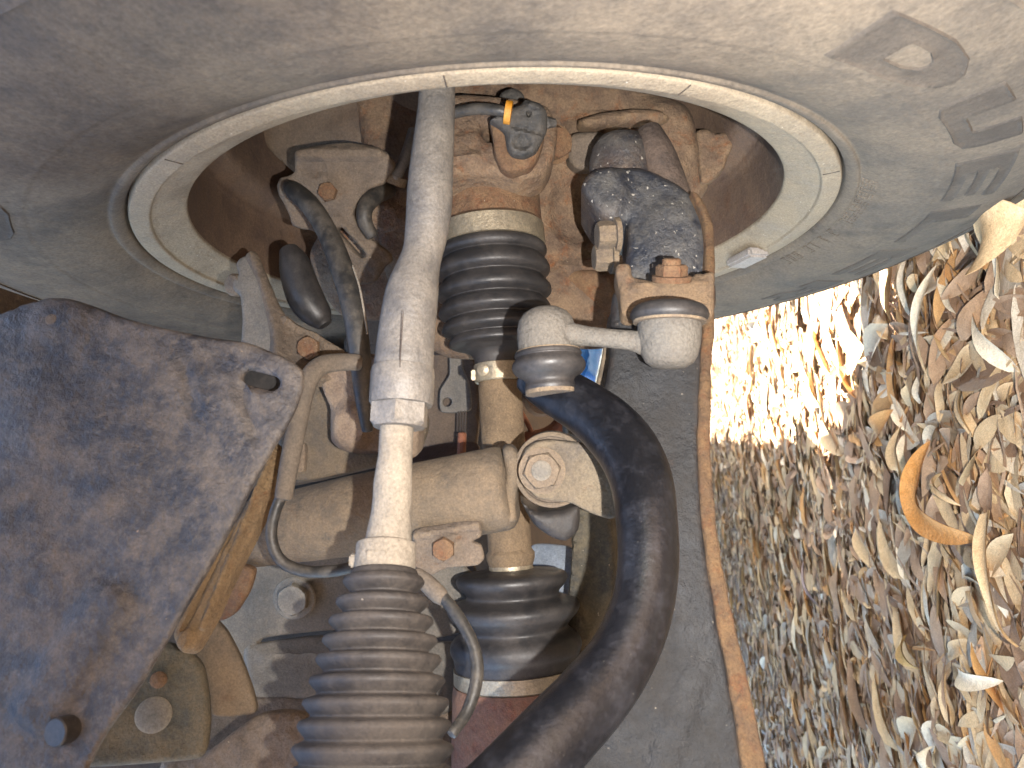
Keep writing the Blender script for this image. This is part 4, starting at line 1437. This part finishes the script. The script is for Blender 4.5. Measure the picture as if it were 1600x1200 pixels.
def leaf(Ln, Wd, sick, arch, curl, fold, twist, n=7, wave=0.0, ph=0.0):
    """one dry eucalyptus leaf: sickle shaped, arched, rolled at the sides; two-sided sheet with thickness left to the litter below"""
    V, Fc = [], []
    for i in range(n + 1):
        t = i / n
        x = (t - .5) * Ln
        w = Wd * .5 * (math.sin(math.pi * min(1, t ** .8)) ** .75 + .04) * (1.0 if t > .06 else .3)
        cy = sick * Ln * (1 - (2 * t - 1) ** 2)
        z0 = arch * Ln * (1 - (2 * t - 1) ** 2) + wave * math.sin(t * 7 + ph)
        tw = twist * (t - .5)
        for j in (-1, 0, 1):
            y = w * j * math.cos(curl)
            z = abs(j) * w * (math.sin(curl) + fold)
            yy, zz = y * math.cos(tw) - z * math.sin(tw), y * math.sin(tw) + z * math.cos(tw)
            V.append((x, cy + yy, z0 + zz))
    for i in range(n):
        for j in range(2):
            a = i * 3 + j
            Fc.append((a, a + 1, a + 4, a + 3))
    return np.array(V), np.array(Fc)


def rnd_leaf(r, big=1.0, n=6):
    ty = r.random()
    Ln = r.uniform(.035, .085) * big
    if ty < .66:
        Wd = Ln * r.uniform(.18, .34)
    elif ty < .76:
        Wd = Ln * r.uniform(.26, .42)
        Ln *= .75
    else:
        Wd = Ln * r.uniform(.04, .08)          # twigs and bark strips
        Ln *= 1.3
    return leaf(Ln, Wd, r.uniform(-.07, .07), r.uniform(-.02, .06), r.uniform(-.2, .5), r.uniform(-.15, .15), r.normal(0, .5), n, r.uniform(0, .002), r.uniform(0, 6))


def rotm(az, pit, rol):
    return np.array(Matrix.Rotation(az, 3, 'Z') @ Matrix.Rotation(pit, 3, 'Y') @ Matrix.Rotation(rol, 3, 'X'))


Mi = np.array(M)


def to_px(Pw):
    c = (Pw - np.array(CAM)) @ Mi
    return 800 + F * c[:, 0] / c[:, 2], 600 + F * c[:, 1] / c[:, 2], c[:, 2]


# rings of litter, dense near, thinning far
pos = []
for y0, y1, dens in ((.25, .8, 9500), (.8, 1.4, 8500), (1.4, 2.2, 6000), (2.2, 3.5, 2400), (3.5, 6, 900), (6, 12, 200)):
    hw = y1 * .95 + .25
    n = int(dens * (y1 - y0) * 2 * hw)
    xy = np.c_[rng.uniform(-hw, hw, n), rng.uniform(y0, y1, n)]
    pos.append(xy)
pos = np.vstack(pos)
P3 = np.c_[pos, np.zeros(len(pos))]
u, v, z = to_px(P3)
m = (z > .1) & (u > 1000) & (u < 2150) & (v > -260) & (v < 1600)
side = (~m) & (rng.random(len(pos)) < .10)
pos = pos[m | side]
P3, u, v, z = P3[m | side], u[m | side], v[m | side], z[m | side]
pool = []
for i in range(60):
    pool.append(rnd_leaf(rng, float(rng.choice([.6, .9, 1.15, 1.4])), 6))
hgt = rng.uniform(.001, .010, len(pos)) * np.clip(1.2 - z * .1, .5, 1)
inview = (u > 1120) & (u < 1600) & (v > 330) & (v < 1200) & (hgt > .008)
order = np.argsort(np.where(inview, z, 99))
indiv = order[:290]
mask = np.ones(len(pos), bool)
mask[indiv] = False
VS, FS, MI = [], [], []
off = 0
for i in np.nonzero(mask)[0]:
    if z[i] > 4:
        lv, lf = pool[rng.integers(60)]
        lv = lv * 1.25
    else:
        lv, lf = pool[rng.integers(60)]
    R_ = rotm(rng.uniform(0, 6.28), rng.normal(0, .08), rng.normal(0, .12))
    w = lv * rng.uniform(.75, 1.2) @ R_.T
    w[:, 2] += hgt[i]
    w[:, 2] = np.maximum(w[:, 2], .0006 + .0006 * rng.random())
    w[:, :2] += pos[i]
    VS.append(w)
    FS.append(lf + off)
    MI.append(np.full(len(lf), rng.choice(6, p=WGT)))
    off += len(lv)
VS, FS, MI = np.vstack(VS), np.vstack(FS), np.concatenate(MI)
ll = raw('leaf_litter', VS, FS.tolist(), LM, 'stuff', MI.astype(np.int32))
ll['label'] = 'thick litter of dead eucalyptus leaves and bark shreds on the ground'
ll['category'] = 'leaf litter'

TONE = ['mid-brown', 'tan', 'weathered grey', 'orange-brown', 'pale bleached', 'dark brown']
GRP = ['brown leaves on the litter', 'tan leaves on the litter', 'grey leaves on the litter', 'orange leaves on the litter', 'pale leaves on the litter', 'dark leaves on the litter']
meshes = {}
for i in indiv:
    k = int(rng.choice(6, p=WGT))
    q = int(rng.integers(24))
    if (k, q) not in meshes:
        lv, lf = rnd_leaf(rng, .9, 9)
        me = bpy.data.meshes.new('leaf')
        me.from_pydata([tuple(x) for x in lv], [], [tuple(int(a) for a in f) for f in lf])
        me.materials.append(LM[k])
        me.shade_smooth()
        ext = np.ptp(lv[:, 1]) / np.ptp(lv[:, 0])
        me['shape'] = 'thin strip-like' if ext < .12 else ('narrow' if ext < .27 else 'broad')
        meshes[(k, q)] = me
    o = bpy.data.objects.new('leaf', meshes[(k, q)])
    col.objects.link(o)
    o.location = (pos[i][0], pos[i][1], float(hgt[i]) + .004)
    o.rotation_euler = (rng.normal(0, .3), rng.normal(0, .16), rng.uniform(0, 6.28))
    uu, vv2, zz = u[i], v[i], z[i]
    if zz > 1.15 and vv2 < 640:
        zone = 'on the sunlit patch behind the tyre'
    elif uu < 1230:
        zone = 'in the far shade along the rusty arm edge'
    elif vv2 < 560:
        zone = 'in the shade close under the tyre'
    elif vv2 < 900:
        zone = 'around the sickle-shaped orange leaf' if uu > 1380 else 'in the middle of the shaded litter'
    else:
        zone = 'towards the lower right corner'
    bb = meshes[(k, q)].get('shape', 'narrow')
    o['label'] = f'{bb} {TONE[k]} dead leaf {zone}'
    o['category'] = 'leaf'
    o['group'] = GRP[k]


def ground_pt(u, v, h=0.02):
    d = Vector(((u - 800) / F, (v - 600) / F, 1.0))
    w = M @ d
    t = (h - CAM.z) / w.z
    return CAM + w * t


def special(name, pts, width, mat, label, cat='leaf', h=.03, prof=None, lift=None, curl=.35):
    """a leaf or strip that stands out: its midrib runs through ground points seen in the photo"""
    S = spline([tuple(ground_pt(u, v, h)) for u, v in pts], 6)
    n = len(S)
    V, Fc = [], []
    c0 = S.mean(0)
    for i, p in enumerate(S):
        t = i / (n - 1)
        tg = S[min(i + 1, n - 1)] - S[max(i - 1, 0)]
        tg /= np.linalg.norm(tg)
        sd = np.cross(tg, (0, 0, 1))
        sd /= np.linalg.norm(sd)
        w = width * .5 * ((math.sin(math.pi * t) ** .7 + .05) if prof is None else prof(t))
        up = (lift(t) if lift else .012 * math.sin(math.pi * t))
        for j in (-1, -.5, 0, .5, 1):
            q = p + sd * (w * j) + np.array((0, 0, up + curl * w * j * j + .3 * w * j * math.sin(t * 5)))
            V.append(q - c0)
    for i in range(n - 1):
        for j in range(4):
            a = i * 5 + j
            Fc.append((a, a + 1, a + 6, a + 5))
    V2 = [tuple(v) for v in V] + [tuple(v - np.array((0, 0, .0007))) for v in V]
    k = len(V)
    Fc2 = Fc + [tuple(x + k for x in reversed(f)) for f in Fc]
    o = raw(name, V2, Fc2, mat)
    o.location = Vector(c0)
    return solo(o, label, cat)


special('leaf', [(1452, 690), (1446, 730), (1448, 770), (1462, 808), (1492, 832), (1530, 842)], .025, grime('dead_leaf_apricot', 'c8853f', 'd89a5a', k_dust=.5, scale=30, dark=.15, alb=1.0), 'large sickle-shaped orange leaf curving on the litter, the widest curve in view', h=.04)
special('leaf', [(1462, 415), (1458, 455), (1455, 500), (1452, 545), (1449, 590)], .011, LM[4], 'long thin bleached strip of leaf standing pale against the litter near the tyre', h=.03)
special('leaf', [(1545, 400), (1560, 375), (1580, 350), (1605, 330)], .05, LM[1], 'broad tan leaf against the bottom of the tyre at the frame edge', h=.03)
special('leaf', [(1256, 868), (1264, 900), (1272, 925), (1280, 948)], .012, grime('dead_leaf_pink', 'b09a98', 'c0a8a2', k_dust=.5, scale=30, dark=.15), 'narrow pinkish grey leaf lying on the fine litter', h=.03)
special('leaf', [(1416, 992), (1424, 1012), (1432, 1032), (1436, 1046)], .016, grime('dead_leaf_yellow', 'c89a54', 'd6ae70', k_dust=.5, scale=30, dark=.15), 'small bright yellow leaf on the brown litter', h=.03)
special('leaf', [(1544, 800), (1556, 850), (1572, 910), (1585, 980), (1590, 1010)], .018, LM[1], 'long tan bark strip leaning over the litter below the sickle leaf', h=.045, prof=lambda t: .9 - .5 * t)
special('leaf', [(1500, 790), (1484, 760), (1470, 740)], .010, LM[1], 'short tan leaf beneath the curve of the sickle leaf', h=.03)
special('twig_stub', [(1448, 1168), (1452, 1185), (1456, 1215)], .016, LM[4], 'cream coloured stub of broken twig at the bottom edge of the litter', 'twig', h=.03, prof=lambda t: .95, curl=-.6)
special('leaf', [(1500, 1046), (1520, 1056), (1540, 1066), (1566, 1064)], .014, LM[4], 'frayed cream leaf lying across the litter at lower right', h=.035)
special('leaf', [(1395, 640), (1388, 668), (1378, 696)], .02, LM[3], 'small golden leaf standing upright in the litter', h=.03)
special('leaf', [(1408, 665), (1414, 700), (1424, 735), (1420, 770)], .02, LM[1], 'curled golden brown leaf below the upright golden leaf', h=.03)
